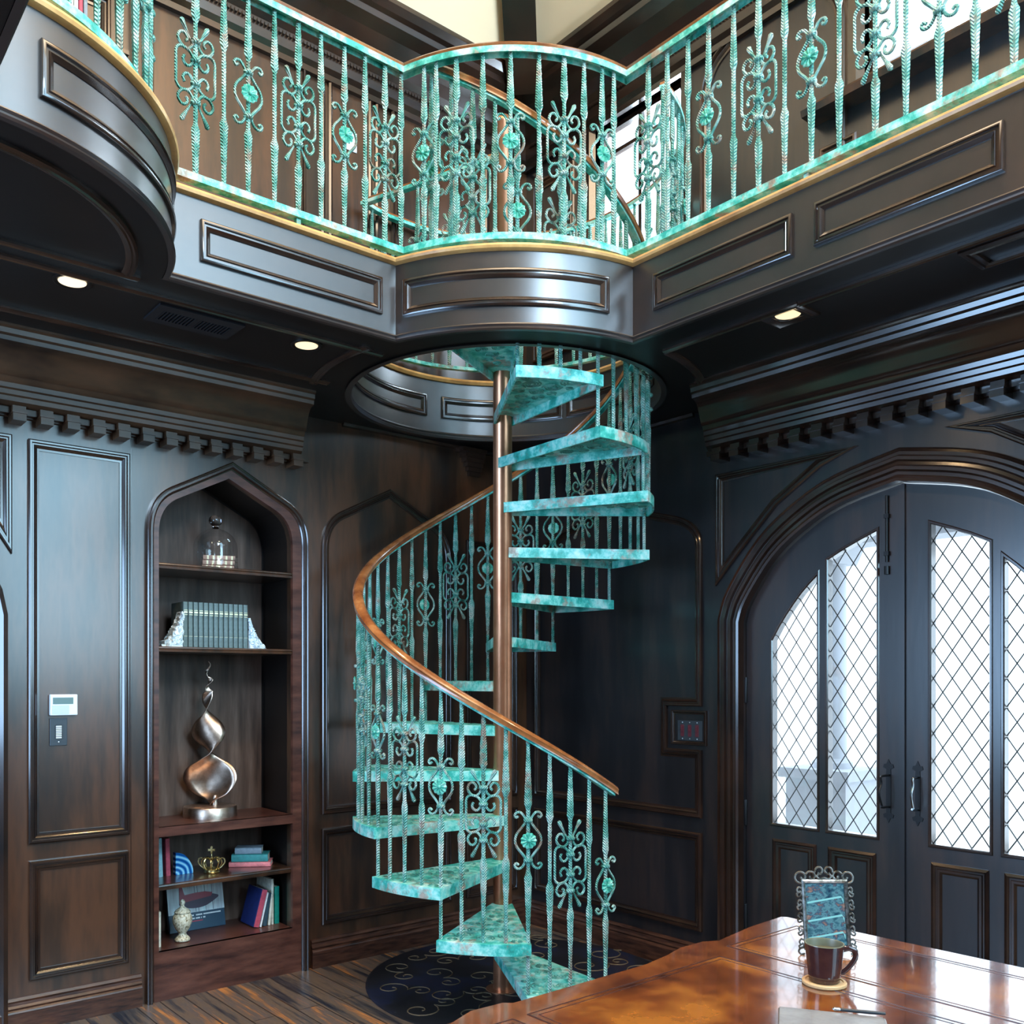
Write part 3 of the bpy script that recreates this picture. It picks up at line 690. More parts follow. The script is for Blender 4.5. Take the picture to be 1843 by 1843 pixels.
# guard around the far side of the stairwell
wr = empty('stairwell_railing', 'round green iron railing guarding the far side of the stairwell behind the pole', 'railing')
RW = .945
wp = [(PX+.06*math.cos(ang(-212)), PY+.06*math.sin(ang(-212)))] + [(PX+RW*math.cos(ang(d)), PY+RW*math.sin(ang(d))) for d in range(148, -44, -6)]
wp = [wp[0]]+[(min(x, 4.27), min(y, 4.735)) for x, y in wp[1:]]
bm = bmesh.new(); mould(bm, wp, [(-.018, RAILZ-.02), (-.018, RAILZ), (.018, RAILZ), (.018, RAILZ-.02)], TZ, pclosed=True); link('top_rail', bm, patina, wr)
bm = bmesh.new(); mould(bm, wp, [(-.015, RAILZ), (-.015, RAILZ+.012), (.015, RAILZ+.012), (.015, RAILZ)], TZ, pclosed=True); link('rail_cap', bm, railwood, wr)
bm = bmesh.new(); mould(bm, wp, [(-.016, BOTZ-.016), (-.016, BOTZ+.004), (.016, BOTZ+.004), (.016, BOTZ-.016)], TZ, pclosed=True); link('bottom_rail', bm, patina, wr)
i = 0
for d in range(144, -42, -7):
    a = ang(d); gal_bal(wr, min(PX+RW*math.cos(a), 4.27), min(PY+RW*math.sin(a), 4.735), a+PI/2, pat[i % 4]); i += 1
for k, r in enumerate((.2, .32, .44, .56, .68, .80)):
    a = ang(-212); gal_bal(wr, PX+r*math.cos(a), PY+r*math.sin(a), a, 'PSPFPP'[k])

# ------------------------------------------------------------------ arched double door
def arch_z(d, a=DH, zs=1.99, h=.62):
    pts = [(x*a, zs+z*h) for x, z in DOORSHAPE]
    for (x0, z0), (x1, z1) in zip(pts, pts[1:]):
        if x1 <= d <= x0: return z0+(z1-z0)*(x0-d)/(x0-x1+1e-9)
    return zs
GT = [(.10, 2.41), (.132, 2.395), (.22, 2.36), (.30, 2.325), (.385, 2.282), (.448, 2.205), (.52, 2.14), (.60, 2.045), (.66, 1.96), (.705, 1.885)]
def gtop(d):
    for (x0, z0), (x1, z1) in zip(GT, GT[1:]):
        if x0 <= d <= x1: return z0+(z1-z0)*(d-x0)/(x1-x0)
    return GT[-1][1]
def light_poly(d0, d1, s):
    ds = [d0+(d1-d0)*k/6 for k in range(7)]
    return ccw([(DC+s*d0, .912)] + [(DC+s*d, gtop(d)) for d in ds] + [(DC+s*d1, .912)])
def lattice(bm, d0, d1, s, T, h):
    wx, wz = .0855, .128; r = .0028
    inside = lambda y, z: d0 <= s*(y-DC) <= d1 and .912 <= z <= gtop(s*(y-DC))
    for sg in (1, -1):
        for k in range(-40, 60):
            seg = None; N_ = 160
            pts = []
            for i in range(N_+1):
                y = DC+s*(d0+(d1-d0)*i/N_); z = .912 + (k*wz + sg*(y-DC-s*d0)/wx*wz)
                pts.append((y, z) if inside(y, z) else None)
            i = 0
            while i <= N_:
                if pts[i] is None: i += 1; continue
                j = i
                while j+1 <= N_ and pts[j+1] is not None: j += 1
                if j > i+4: tube(bm, [T(*pts[i], h), T(*pts[j], h)], r, 4)
                i = j+1
HD = -.02
for s, nm, lab in ((1, 'door_1', 0), (-1, 'door_2', 1)):
    root = bpy.data.objects.new(nm, None); C.objects.link(root); root['kind'] = 'structure'
    ds = sorted([x*DH for x, z in DOORSHAPE], reverse=True)
    outl = [(DC+s*.0015, .012), (DC+s*(DH-.004), .012)] + [(DC+s*(d-.004 if d > .01 else .0015), arch_z(d)-.004) for d in ds]
    bm = bmesh.new(); slab(bm, ccw(outl), [light_poly(.132, .385, s), light_poly(.448, .705, s)], TR, HD, HD-.045)
    if s == 1: box(bm, DC-.012, DC+.02, .012, 2.60, HD, HD+.012, T=lambda y, z, h: TR(y, z, h))
    link('door_leaf', bm, woodr, root)
    bm = bmesh.new()
    for d0, d1 in ((.132, .385), (.448, .705)):
        p = ccw(rect(DC+s*d0, DC+s*d1, .12, .83) if s > 0 else rect(DC+s*d1, DC+s*d0, .12, .83))
        mould(bm, p, [(0, HD), (0, HD+.004), (.012, HD+.010), (.02, HD+.002), (.026, HD+.002), (.030, HD+.008), (.040, HD+.008), (.05, HD+.001)], TR, closed=True)
        mould(bm, light_poly(d0, d1, s), [(.0, HD), (-.004, HD+.006), (-.012, HD+.006), (-.016, HD)], TR, closed=True)
    link('door_moulding', bm, woodg, root)
    for d0, d1 in ((.132, .385), (.448, .705)):
        bm = bmesh.new(); slab(bm, light_poly(d0, d1, s), [], TR, HD-.022, HD-.026); g = link('glass_pane', bm, pane, root)
        bm = bmesh.new(); lattice(bm, d0, d1, s, TR, HD-.020); link('lead_lattice', bm, lead, g)
    # handle: lever grip on an ornamental back plate
    y = DC+s*.07; T = lambda a, b, h: TR(a, b, HD+h)
    bm = bmesh.new()
    for zc, q in ((1.235, 1), (1.045, -1)):
        pl = ccw([(y-.012, zc-q*.02), (y+.012, zc-q*.02), (y+.010, zc+q*.01), (y+.026, zc+q*.018), (y+.022, zc+q*.034), (y+.010, zc+q*.036), (y, zc+q*.058), (y-.010, zc+q*.036), (y-.022, zc+q*.034), (y-.026, zc+q*.018), (y-.010, zc+q*.01)])
        slab(bm, pl, [], T, 0, .004)
    box(bm, y-.012, y+.012, 1.06, 1.22, 0, .004, T=T)
    hp = link('handle_plate', bm, iron, root)
    bm = bmesh.new()
    tube(bm, [T(y, zz, hh*(1.4 if s > 0 else 1)) for zz, hh in interp([(1.215, .0), (1.215, .035), (1.210, .055), (1.18, .050), (1.14, .066), (1.10, .058), (1.075, .048), (1.070, .055), (1.065, .035), (1.065, 0)], 3)], .0055, 8)
    link('door_handle', bm, steel if s < 0 else iron, root, True)
    if s == 1:
        for zc in (1.62, .95, .38):
            bm = bmesh.new(); lathe(bm, [(.008, -.07), (.009, -.066), (.009, .066), (.008, .07)], 10, TR(DC+DH-.004, zc, HD+.006)); link('hinge', bm, iron, root, True)
        bm = bmesh.new(); lathe(bm, [(.006, -.16), (.006, .16)], 10, TR(DC+.075, 2.40, HD+.012)); lathe(bm, [(.011, -.02), (.011, .02)], 10, TR(DC+.075, 2.20, HD+.012)); box(bm, DC+.063, DC+.087, 2.27, 2.29, 0, .02, T=T); box(bm, DC+.063, DC+.087, 2.45, 2.47, 0, .02, T=T)
        link('slide_bolt', bm, iron, root, True)
# porch beyond the door
bm = bmesh.new(); box(bm, 4.45, 13, -6, 12, -.35, -.18); struct('floor_porch', bm, ground)
col = empty('porch_column', 'pale stone porch column on a square pedestal seen through the left door', 'column', (6.2, 3.58, -.18))
bm = bmesh.new(); box(bm, -.23, .23, -.23, .23, 0, 1.16); box(bm, -.27, .27, -.27, .27, 1.16, 1.23); box(bm, -.27, .27, -.27, .27, 0, .12); link('pedestal', bm, stone, col)
bm = bmesh.new(); lathe(bm, [(.14, 1.23), (.14, 1.27), (.10, 1.30), (.095, 2.70), (.15, 2.78)], 24); link('shaft', bm, stone, col, True)
bm = bmesh.new()
slab(bm, [(-3, 2.62), (-3, 3.2), (8, 3.2), (8, 2.62), (3.72, 2.62), (3.66, 2.5), (3.46, 2.5), (3.40, 2.62)], [], lambda a, b, h: (6.08+h, a, b), 0, .24)
tag(link('porch_beam', bm, stone), 'pale grey porch beam above the paving beyond the door', 'beam')

# ------------------------------------------------------------------ built-in bookcase
bc = empty('bookcase', 'built-in dark wood bookcase with a pointed arch and open shelves in the panelled wall', 'bookcase', (0, 0, 0))
bm = bmesh.new()
mould(bm, arch_path(2.1465, .4655, 0, 2.445, .42), [(0, 0), (0, .03), (.006, .036), (.012, .03), (.016, .034), (.026, .034), (.030, .020), (.038, .014), (.040, 0)], TL)
fr = link('arch_moulding', bm, woodg, bc, True, 40)
bm = bmesh.new()
slab(bm, arch_path(2.1465, .428, 0, 2.443, .382), [arch_path(ncx, na-.001, .256, 2.44, .335)], TL, .012, -.012)
link('face_frame', bm, woodred, bc)
bm = bmesh.new()
lin = arch_path(ncx, na, .002, 2.44, .345)
mould(bm, lin, [(0, -.012), (-.012, -.012), (-.012, -ND), (0, -ND)], TL)
link('side_lining', bm, soff, bc)
bm = bmesh.new(); slab(bm, [(x, z) for x, z in lin], [], TL, -ND, -ND-.015); link('back_panel', bm, woodmat, bc)
def shelf(z, t, h0=.0, mt=wood, prof=True):
    bm = bmesh.new(); box(bm, NX0+.001, NX1-.001, z-t, z, -ND, h0, T=TL)
    if prof: mould(bm, [(NX0+.001, YL-h0), (NX1-.001, YL-h0)], [(0, z), (-.006, z-.003), (-.008, z-.010), (-.003, z-.014), (-.008, z-.018), (-.006, z-t), (0, z-t)], TZ)
    return link('shelf', bm, mt, bc, True, 30)
shelf(2.289, .030); shelf(1.851, .028); shelf(.602, .030, h0=-.012)
shelf(.905, .035, h0=.010, mt=woodred, prof=False)
bm = bmesh.new(); box(bm, NX0-.02, NX1+.02, .855, .905, -.012, .0125, T=TL); link('apron', bm, woodred, bc)
shelf(.256, .03, h0=.0125, mt=woodred, prof=False)
bm = bmesh.new(); box(bm, NX0-.02, NX1+.02, .0, .226, -.012, .0125, T=TL); link('plinth_panel', bm, woodred, bc)

# ------------------------------------------------------------------ books
def col_mat(name, c, rough=.55, v=.25):
    return mat(name, c, rough, ramp=[(.3, tuple(x*(1-v) for x in c)), (.7, tuple(min(1, x*(1+v)) for x in c))], nscale=40)
pages = mat('page_block', (.72, .66, .54), .8)
BC = {'grey': col_mat('grey_green_cloth', (.13, .19, .19)), 'lblue': col_mat('light_blue_cloth', (.26, .50, .56)), 'red': col_mat('rose_red_cloth', (.50, .07, .11)),
      'teal': col_mat('teal_cloth', (.04, .25, .24)), 'coral': col_mat('coral_cloth', (.72, .20, .20)), 'silver': col_mat('grey_cloth', (.22, .27, .31)),
      'green': col_mat('emerald_cloth', (.0, .22, .16)), 'cream': col_mat('cream_cloth', (.66, .66, .55)), 'dteal': col_mat('slate_blue_cloth', (.03, .07, .10)),
      'navy': col_mat('navy_cover', (.006, .016, .10)), 'white': col_mat('white_cover', (.75, .76, .76)), 'mint': col_mat('pale_green_cloth', (.38, .62, .42)), 'brown': col_mat('mottled_gilt_brown', (.40, .24, .18), v=.5)}
gilt = mat('gilt_lettering', (.75, .68, .45), .35, metal=.6)
def book(label, thick, depth, h, color, loc, rz=0, lean=0, group=None, cover=None, bands=None, flat=False, tilt=0):
    """standing book: x thickness, spine at -y"""
    root = empty('book', label, 'book', loc, 0, group)
    R = Matrix.Rotation(rz, 4, 'Z') @ Matrix.Rotation(lean, 4, 'Y') @ Matrix.Rotation(tilt, 4, 'X')
    if flat: R = Matrix.Rotation(rz, 4, 'Z') @ Matrix.Rotation(PI/2, 4, 'Y')
    root.matrix_world = Matrix.Translation(loc) @ R
    c = .0022
    bm = bmesh.new()
    # rounded spine and two boards
    n = 6
    prof = [(-thick/2, depth), (-thick/2, .003)] + [(-thick/2*math.cos(PI*k/n), -.004*math.sin(PI*k/n)) for k in range(1, n)] + [(thick/2, .003), (thick/2, depth)]
    inner = [(max(-thick/2+c, min(thick/2-c, x)), max(y, .003) if y < .02 else y) for x, y in prof][::-1]
    slab(bm, prof+[(thick/2-c, depth), (thick/2-c, .004), (-thick/2+c, .004), (-thick/2+c, depth)], [], TZ, 0, h)
    link('cover', bm, BC[color] if cover is None else cover, root)
    bm = bmesh.new(); box(bm, -thick/2+c, thick/2-c, .005, depth-.004, .003, h-.003); link('page_block', bm, pages, root)
    if bands:
        bm = bmesh.new()
        for z, w in bands: box(bm, -thick*.40, thick*.40, -.0052, -.0025, z, z+w)
        link('spine_bands', bm, gilt, root)
    return root
W13 = .0290
ORD = ['leftmost', 'second from the left', 'third from the left', 'fourth from the left', 'fifth from the left', 'sixth from the left', 'middle (seventh)', 'sixth from the right', 'fifth from the right', 'fourth from the right', 'third from the right', 'second from the right', 'rightmost']
for i in range(13):
    book('grey-green volume, %s of the matching row between the crystal bookends' % ORD[i], W13-.0035, .17, .247, 'grey', (1.926+i*W13, 4.875, 1.851), group='matching grey volumes on the second shelf', bands=[(.176, .003), (.186, .009), (.200, .003), (.06, .0015)])
cam_rz = -math.atan2(.6252, .7805)                 # facing the viewer
for k, (w, c_) in enumerate((('bottom', 'brown'), ('middle', 'brown'), ('top', 'brown'))):
    book('small gilt brown book at the %s of the stack of three under the glass dome' % w, .0265, .105, .172, c_, (2.050+.002*k, 4.948-.003*k, 2.289+.0135+.0272*k), rz=cam_rz*.55, flat=True, group=None, bands=[(.02, .010), (.05, .010), (.075, .022), (.12, .010), (.15, .010)])
book('pale green book leaning at the left end of the small shelf with the crown', .014, .15, .18, 'mint', (1.778, 4.985, .602), lean=.0)
book('light blue clothbound book standing beside the pale green book on the crown shelf', .030, .15, .212, 'lblue', (1.832, 4.99, .6025), lean=-.035)
book('rose red book standing between the light blue book and the blue agate', .026, .15, .205, 'red', (1.878, 4.995, .6025), lean=-.03)
sr = cam_rz*.85; ux, uy = math.cos(sr), math.sin(sr)
book('coral red book at the bottom of the flat stack to the right of the crown', .027, .13, .235, 'coral', (2.235, 5.010, .602+.0136), rz=sr, flat=True)
book('teal book in the middle of the flat stack to the right of the crown', .042, .12, .205, 'teal', (2.250, 5.008, .602+.0275+.0211), rz=sr, flat=True)
book('small grey book on top of the flat stack to the right of the crown', .036, .10, .150, 'silver', (2.272, 5.010, .602+.0275+.0425+.0181), rz=sr, flat=True)
book('navy covered book with a red spine leaning right on the bottom shelf', .034, .17, .215, 'navy', (2.352, 4.905, .2615), lean=.26)
bm = bmesh.new(); box(bm, -.015, .015, -.0055, .004, .001, .2145); link('red_spine', bm, BC['red'], bpy.data.objects['book'] if False else [o for o in bpy.data.objects if o.get('label', '').startswith('navy covered')][0])
book('thin white book leaning against the navy book on the bottom shelf', .012, .16, .195, 'white', (2.381, 4.905, .2585), lean=.235)
book('slate blue book leaning right behind the thin white book on the bottom shelf', .028, .15, .188, 'dteal', (2.410, 4.912, .259), lean=.16)
book('short cream book with a pale spine next to the slate blue book', .017, .15, .180, 'cream', (2.440, 4.915, .2575), lean=.10)
book('tall cream book standing behind the leaning books on the bottom shelf', .016, .19, .262, 'cream', (2.464, 4.922, .257), lean=.0)
book('emerald green book at the right end of the bottom shelf', .030, .16, .215, 'green', (2.494, 4.925, .2565))
book('cream book leaning at the left end of the bottom shelf', .020, .16, .185, 'cream', (1.783, 4.875, .2565), lean=-.0)
# big picture book leaning on the back
airship = mat('red_aircraft_print', (.35, .02, .05), .35); dark_print = mat('dark_aircraft_print', (.05, .02, .06), .35)
hangar = mat('pale_hangar_print', (.55, .66, .70), .35, ramp=[(.35, (.42, .46, .50)), (.6, (.66, .78, .80)), (.8, (.45, .66, .70))], scale=(9, 9, .6), nscale=4)
navy_print = mat('dark_blue_print', (.015, .05, .09), .3); wprint = mat('white_print', (.8, .84, .86), .4); rprint = mat('red_print', (.5, .04, .08), .4)
pb = empty('picture_book', 'picture book with a red aircraft on its cover leaning on the bottom shelf', 'book', (2.085, 5.085, .2565)); pb.rotation_euler = (-.22, 0, 0)
bm = bmesh.new(); box(bm, -.165, .165, 0, .026, 0, .295); bevel(bm, .002, 1); link('cover', bm, navy_print, pb)
bm = bmesh.new(); box(bm, -.165, .165, -.0012, -.0002, .098, .294); ph = link('cover_photo', bm, hangar, pb)
bm = bmesh.new()
slab(bm, interp([(-.10, .148), (-.06, .128), (0, .120), (.06, .128), (.12, .158), (.135, .172), (.12, .182), (.06, .196), (-.03, .190), (-.085, .184), (-.098, .17), (-.10, .148)], 3)[:-1], [], lambda a, b, h: (a, h, b), -.0030, -.0014); link('aircraft_belly', bm, dark_print, pb)
bm = bmesh.new()
slab(bm, [(-.098, .160), (-.094, .262), (-.082, .262), (-.066, .200), (.0, .206), (.055, .206), (.10, .196), (.09, .176), (0, .166), (-.06, .160)], [], lambda a, b, h: (a, h, b), -.0042, -.0031); link('aircraft_body', bm, airship, pb)
bm = bmesh.new()
rnd = random.Random(11)
def dashes(bm, x0, x1, z, hgt):
    x = x0
    while x < x1:
        w = rnd.choice((.004, .006, .005)); 
        if rnd.random() > .14: box(bm, x, min(x1, x+w), -.0016, -.0003, z, z+hgt)
        x += w+.0013
dashes(bm, -.09, .145, .078, .0075); dashes(bm, -.065, .05, .060, .008); link('title_lettering', bm, wprint, pb)
bm = bmesh.new(); dashes(bm, -.045, .03, .046, .006); link('subtitle_lettering', bm, rprint, pb)
bm = bmesh.new()
for x in (-.005, .012, .055, .098): box(bm, x-.0015, x+.0015, -.0014, -.0012, .10, .293)
link('hangar_posts', bm, navy_print, pb)

# ------------------------------------------------------------------ ornaments on the shelves
crys = mat('white_crystal', (.74, .84, .86), .35, ramp=[(.35, (.55, .70, .74)), (.6, (.9, .95, .96))], nscale=60)
def bookend(label, x, y, z, w, h, flip):
    bm = bmesh.new(); rnd = random.Random(3+flip)
    nx, nz, ny = 16, 22, 8
    def surf(i, j, side):
        t = j/nz; zz = h*t; ww = w*((1-t)**1.7*.86+.14*(1-t**3)); xx = ww*i/nx
        d = .075*(1-.45*t)*(.35+.65*math.sin(PI*min(1, (i+1.5)/(nx+2.5))))
        a = .009
        return Vector(((-xx if not flip else xx)+rnd.uniform(-a, a)*(i > 0), (-d if side else d)+rnd.uniform(-a, a), max(0, zz+(rnd.uniform(-a, a) if j else 0))))
    g = [[[bm.verts.new(surf(i, j, s)) for i in range(nx+1)] for j in range(nz+1)] for s in (0, 1)]
    for s in (0, 1):
        for j in range(nz):
            for i in range(nx): bm.faces.new((g[s][j][i], g[s][j][i+1], g[s][j+1][i+1], g[s][j+1][i]))
    for j in range(nz):
        for i in (0, nx): bm.faces.new((g[0][j][i], g[1][j][i], g[1][j+1][i], g[0][j+1][i]))
    for i in range(nx):
        for j in (0, nz): bm.faces.new((g[0][j][i], g[1][j][i], g[1][j][i+1], g[0][j][i+1]))
    tag(link('bookend', bm, crys, loc=(x, y, z)), label, 'bookend')
bookend('white crystal bookend at the left of the matching grey volumes', 1.908, 4.90, 1.8515, .115, .185, 0)
bookend('white crystal bookend at the right of the matching grey volumes', 2.294, 4.90, 1.8515, .105, .165, 1)
# glass dome
cl = empty('glass_cloche', 'clear glass dome with a ball knob covering three small gilt books on the top shelf', 'glass dome', (2.125, 4.94, 2.2892))
bm = bmesh.new()
o_ = [(.128, 0), (.124, .012), (.1205, .03), (.120, .12)] + [(.120*math.cos(math.radians(a)), .12+.112*math.sin(math.radians(a))) for a in range(10, 90, 8)] + [(.006, .232)]
i_ = [(max(0, r-.0025), z-.0015 if z > .12 else z) for r, z in o_]
lathe(bm, o_+[(0, .232)], 40, cap=False)
link('dome', bm, pane, cl, True, 60)
bm = bmesh.new(); lathe(bm, [(0, .230), (.016, .232), (.020, .238), (.014, .244), (.022, .250), (.034, .262), (.038, .277), (.034, .292), (.020, .304), (0, .308)], 18); link('knob', bm, glass, cl, True, 60)
# flame sculpture
sc_ = empty('flame_sculpture', 'twisting brushed bronze flame sculpture on a round base in the middle opening of the bookcase', 'sculpture', (2.13, 5.025, .905)); sc_.rotation_euler = (0, 0, cam_rz)
bm = bmesh.new(); lathe(bm, [(.150, 0), (.150, .004), (.148, .052), (.144, .058), (0, .060)], 48); link('base', bm, bronze, sc_, True, 40)
bm = bmesh.new(); lathe(bm, [(.020, .058), (.018, .10), (.012, .115)], 16, (.02, .02, 0)); link('stem', bm, bronze, sc_, True)
CTRL = [(.062, .0, .010, -1.50, .0), (.095, .0, .050, -.75, .3), (.13, .0, .108, -.30, .35), (.20, -.002, .150, .0, .32), (.27, .0, .135, .35, .3), (.325, .004, .085, 1.05, .25), (.355, .006, .06, 1.60, .2), (.39, -.002, .065, 2.25, .25), (.43, -.008, .088, 2.8, .3), (.48, -.010, .096, 3.14, .3), (.53, -.012, .075, 3.5, .3), (.575, -.016, .042, 4.2, .2), (.60, -.020, .030, 4.75, .15), (.635, -.022, .030, 5.5, .2), (.68, -.016, .030, 6.28, .2), (.72, -.008, .020, 7.2, .1), (.745, -.002, .016, 8.0, 0), (.775, -.010, .014, 9.6, 0), (.80, -.014, .010, 11, 0), (.825, -.008, .007, 12.5, 0), (.86, -.012, .003, 14, 0), (.875, -.014, .001, 15, 0)]
bm = bmesh.new(); rows = []
for (z, cx, w, ph, cup) in interp(CTRL, 5):
    row = []
    for k in range(-4, 5):
        t = k/4; wob = .012*math.sin(z*75) if z > .70 else 0
        x = cx+wob+w*t*math.cos(ph) - w*cup*(1-t*t)*math.sin(ph); y = w*t*math.sin(ph)*.55 + w*cup*(1-t*t)*math.cos(ph)
        row.append(bm.verts.new((x, y, z)))
    rows.append(row)
for a, b in zip(rows, rows[1:]):
    for k in range(8): bm.faces.new((a[k], a[k+1], b[k+1], b[k]))
fl = link('ribbon', bm, bronze, sc_, True, 80); md = fl.modifiers.new('thick', 'SOLIDIFY'); md.thickness = .005; md.offset = 0
# agate slice
agate = bpy.data.materials.new('blue_agate'); agate.use_nodes = True; nt = agate.node_tree
wv = nt.nodes.new('ShaderNodeTexWave'); wv.wave_type = 'RINGS'; wv.rings_direction = 'Y'; wv.inputs['Scale'].default_value = 11; wv.inputs['Distortion'].default_value = 2.2; wv.inputs['Detail'].default_value = 1
tcn = nt.nodes.new('ShaderNodeTexCoord'); nt.links.new(tcn.outputs['Object'], wv.inputs[0])
crn = nt.nodes.new('ShaderNodeValToRGB'); crn.color_ramp.elements[0].color = (.0, .06, .28, 1); crn.color_ramp.elements[1].color = (.35, .75, .95, 1); x = crn.color_ramp.elements.new(.5); x.color = (.01, .25, .65, 1)
nt.links.new(wv.outputs[0], crn.inputs[0]); nt.links.new(crn.outputs[0], nt.nodes['Principled BSDF'].inputs[0]); nt.nodes['Principled BSDF'].inputs['Roughness'].default_value = .15
bm = bmesh.new(); slab(bm, [(0, 0)] + [(.098*math.cos(a)*(1+.02*math.sin(7*a)), .122*math.sin(a)) for a in [PI/2*k/14 for k in range(15)]], [], lambda a, b, h: (a, h, b), 0, .04)
tag(link('agate_bookend', bm, agate, loc=(1.915, 4.985, .6025)), 'blue banded agate quarter slice against the rose red book', 'bookend')
# crown
cr_ = empty('ornamental_crown', 'small antique gold crown with a cross on top on the short shelf', 'crown', (2.100, 4.935, .6022)); cr_.rotation_euler = (0, 0, cam_rz)
bm = bmesh.new(); lathe(bm, [(.040, 0), (.044, .004), (.040, .009), (.041, .018), (.046, .022), (.042, .026), (.036, .026), (.036, 0)], 24); link('band', bm, goldm, cr_, True, 40)
bm = bmesh.new()
for k in range(8):
    a = 2*PI*k/8+.2
    tube(bm, [(r*math.cos(a), r*math.sin(a), z) for r, z in interp([(.040, .024), (.052, .045), (.054, .065), (.040, .082), (.020, .080), (.006, .070)], 3)], .0042, 5)
link('arches', bm, goldm, cr_, True)
for s in (1, -1):
    bm = bmesh.new(); tube(bm, [(s*r, 0, z) for r, z in interp([(.042, .022), (.062, .040), (.074, .058), (.070, .078), (.055, .082), (.045, .070)], 3)], .0038, 6)
    link('side_loop', bm, goldm, cr_, True)
bm = bmesh.new(); lathe(bm, [(0, .066), (.009, .072), (.010, .084), (.004, .092), (.003, .104), (.006, .108), (0, .112)], 10)
slab(bm, [(x*.021, .126+z*.021) for x, z in [(.25, -.3), (.2, -1), (-.2, -1), (-.25, -.3), (-1, -.25), (-.8, 0), (-1, .25), (-.25, .3), (-.3, .8), (0, 1.05), (.3, .8), (.25, .3), (1, .25), (.8, 0), (1, -.25)]], [], lambda a, b, h: (a, h, b), -.004, .004)
link('cross', bm, goldm, cr_)
# urn
ivory = mat('carved_ivory_resin', (.70, .66, .50), .4, ramp=[(.36, (.20, .16, .08)), (.46, (.62, .58, .42)), (.7, (.78, .76, .64))], scale=(1, 1, .8), nscale=110, detail=2, bump=.8, bscale=60)
ur = empty('lidded_urn', 'small carved ivory coloured urn with a domed lid on the bottom shelf', 'urn', (1.925, 4.915, .2562))
bm = bmesh.new(); lathe(bm, [(.034, 0), (.040, .004), (.041, .012), (.034, .022), (.022, .034), (.020, .044), (.026, .052), (.040, .072), (.050, .098), (.053, .118), (.050, .134), (.042, .148), (.038, .152), (0, .153)], 28); link('body', bm, ivory, ur, True, 40)
bm = bmesh.new(); lathe(bm, [(.042, .154), (.044, .158), (.036, .168), (.022, .178), (.012, .186), (.009, .194), (.013, .202), (.014, .212), (.008, .222), (0, .226)], 24); link('lid', bm, ivory, ur, True, 40)

# ------------------------------------------------------------------ wall fittings
th = empty('thermostat', 'white rectangular thermostat above the dark keypad on the tall panel', 'thermostat', (1.275, YL-.001, 1.552))
bm = bmesh.new(); box(bm, -.063, .063, -.026, -.0, -.051, .051); bevel(bm, .004, 2); link('housing', bm, white_p, th)
bm = bmesh.new(); box(bm, -.052, .042, -.0275, -.026, .004, .036); link('display', bm, mat('grey_green_display', (.16, .25, .24), .1), th)
bm = bmesh.new(); box(bm, -.056, .022, -.0275, -.026, -.044, -.002); link('flap', bm, mat('pale_grey_plastic', (.55, .62, .66), .3), th)
kp = empty('keypad', 'dark grey wall keypad with seven lit buttons below the thermostat', 'keypad', (1.254, YL-.001, 1.420))
bm = bmesh.new(); box(bm, -.040, .040, -.009, 0, -.0665, .0665); bevel(bm, .0015, 1); link('plate', bm, grey_p, kp)
bm = bmesh.new(); box(bm, -.017, .017, -.0105, -.009, -.034, .034); link('button_field', bm, black_p, kp)
for k in range(7):
    bm = bmesh.new(); box(bm, -.013, .013, -.013, -.0105, -.0305+k*.0092, -.0250+k*.0092); link('button', bm, white_p, kp)
bm = bmesh.new(); lathe(bm, [(.004, 0), (.004, .002), (0, .003)], 10); bmesh.ops.rotate(bm, verts=bm.verts, matrix=Matrix.Rotation(PI/2, 3, 'X')); bmesh.ops.translate(bm, verts=bm.verts, vec=(0, -.009, -.050)); link('screw', bm, silver, kp)
sw = empty('switch_plate', 'dark metal switch plate with three dark red toggles beside the doorway', 'switch', (XR-.001, 3.381, 1.383))
bm = bmesh.new(); box(bm, -.006, 0, -.088, .088, -.058, .058); bevel(bm, .0015, 1); link('plate', bm, grey_p, sw)
for k in (-1, 0, 1):
    bm = bmesh.new(); box(bm, -.008, -.006, k*.052-.012, k*.052+.012, -.034, .034); box(bm, -.014, -.008, k*.052-.006, k*.052+.006, -.004, .024); link('toggle', bm, redtog, sw)
    for q in (-1, 1):
        bm = bmesh.new(); lathe(bm, [(.004, 0), (.004, .002), (0, .003)], 10); bmesh.ops.rotate(bm, verts=bm.verts, matrix=Matrix.Rotation(-PI/2, 3, 'Y')); bmesh.ops.translate(bm, verts=bm.verts, vec=(-.006, k*.052, q*.047)); link('screw', bm, silver, sw)
us = empty('light_switch', 'white light switch on the gallery wall behind the green railing', 'switch', (2.914, YL-.001, 4.905))
bm = bmesh.new(); box(bm, -.036, .036, -.008, 0, -.058, .058); bevel(bm, .002, 1); link('plate', bm, white_p, us)
bm = bmesh.new(); box(bm, -.016, .016, -.012, -.008, -.034, .034); link('rocker', bm, white_p, us)
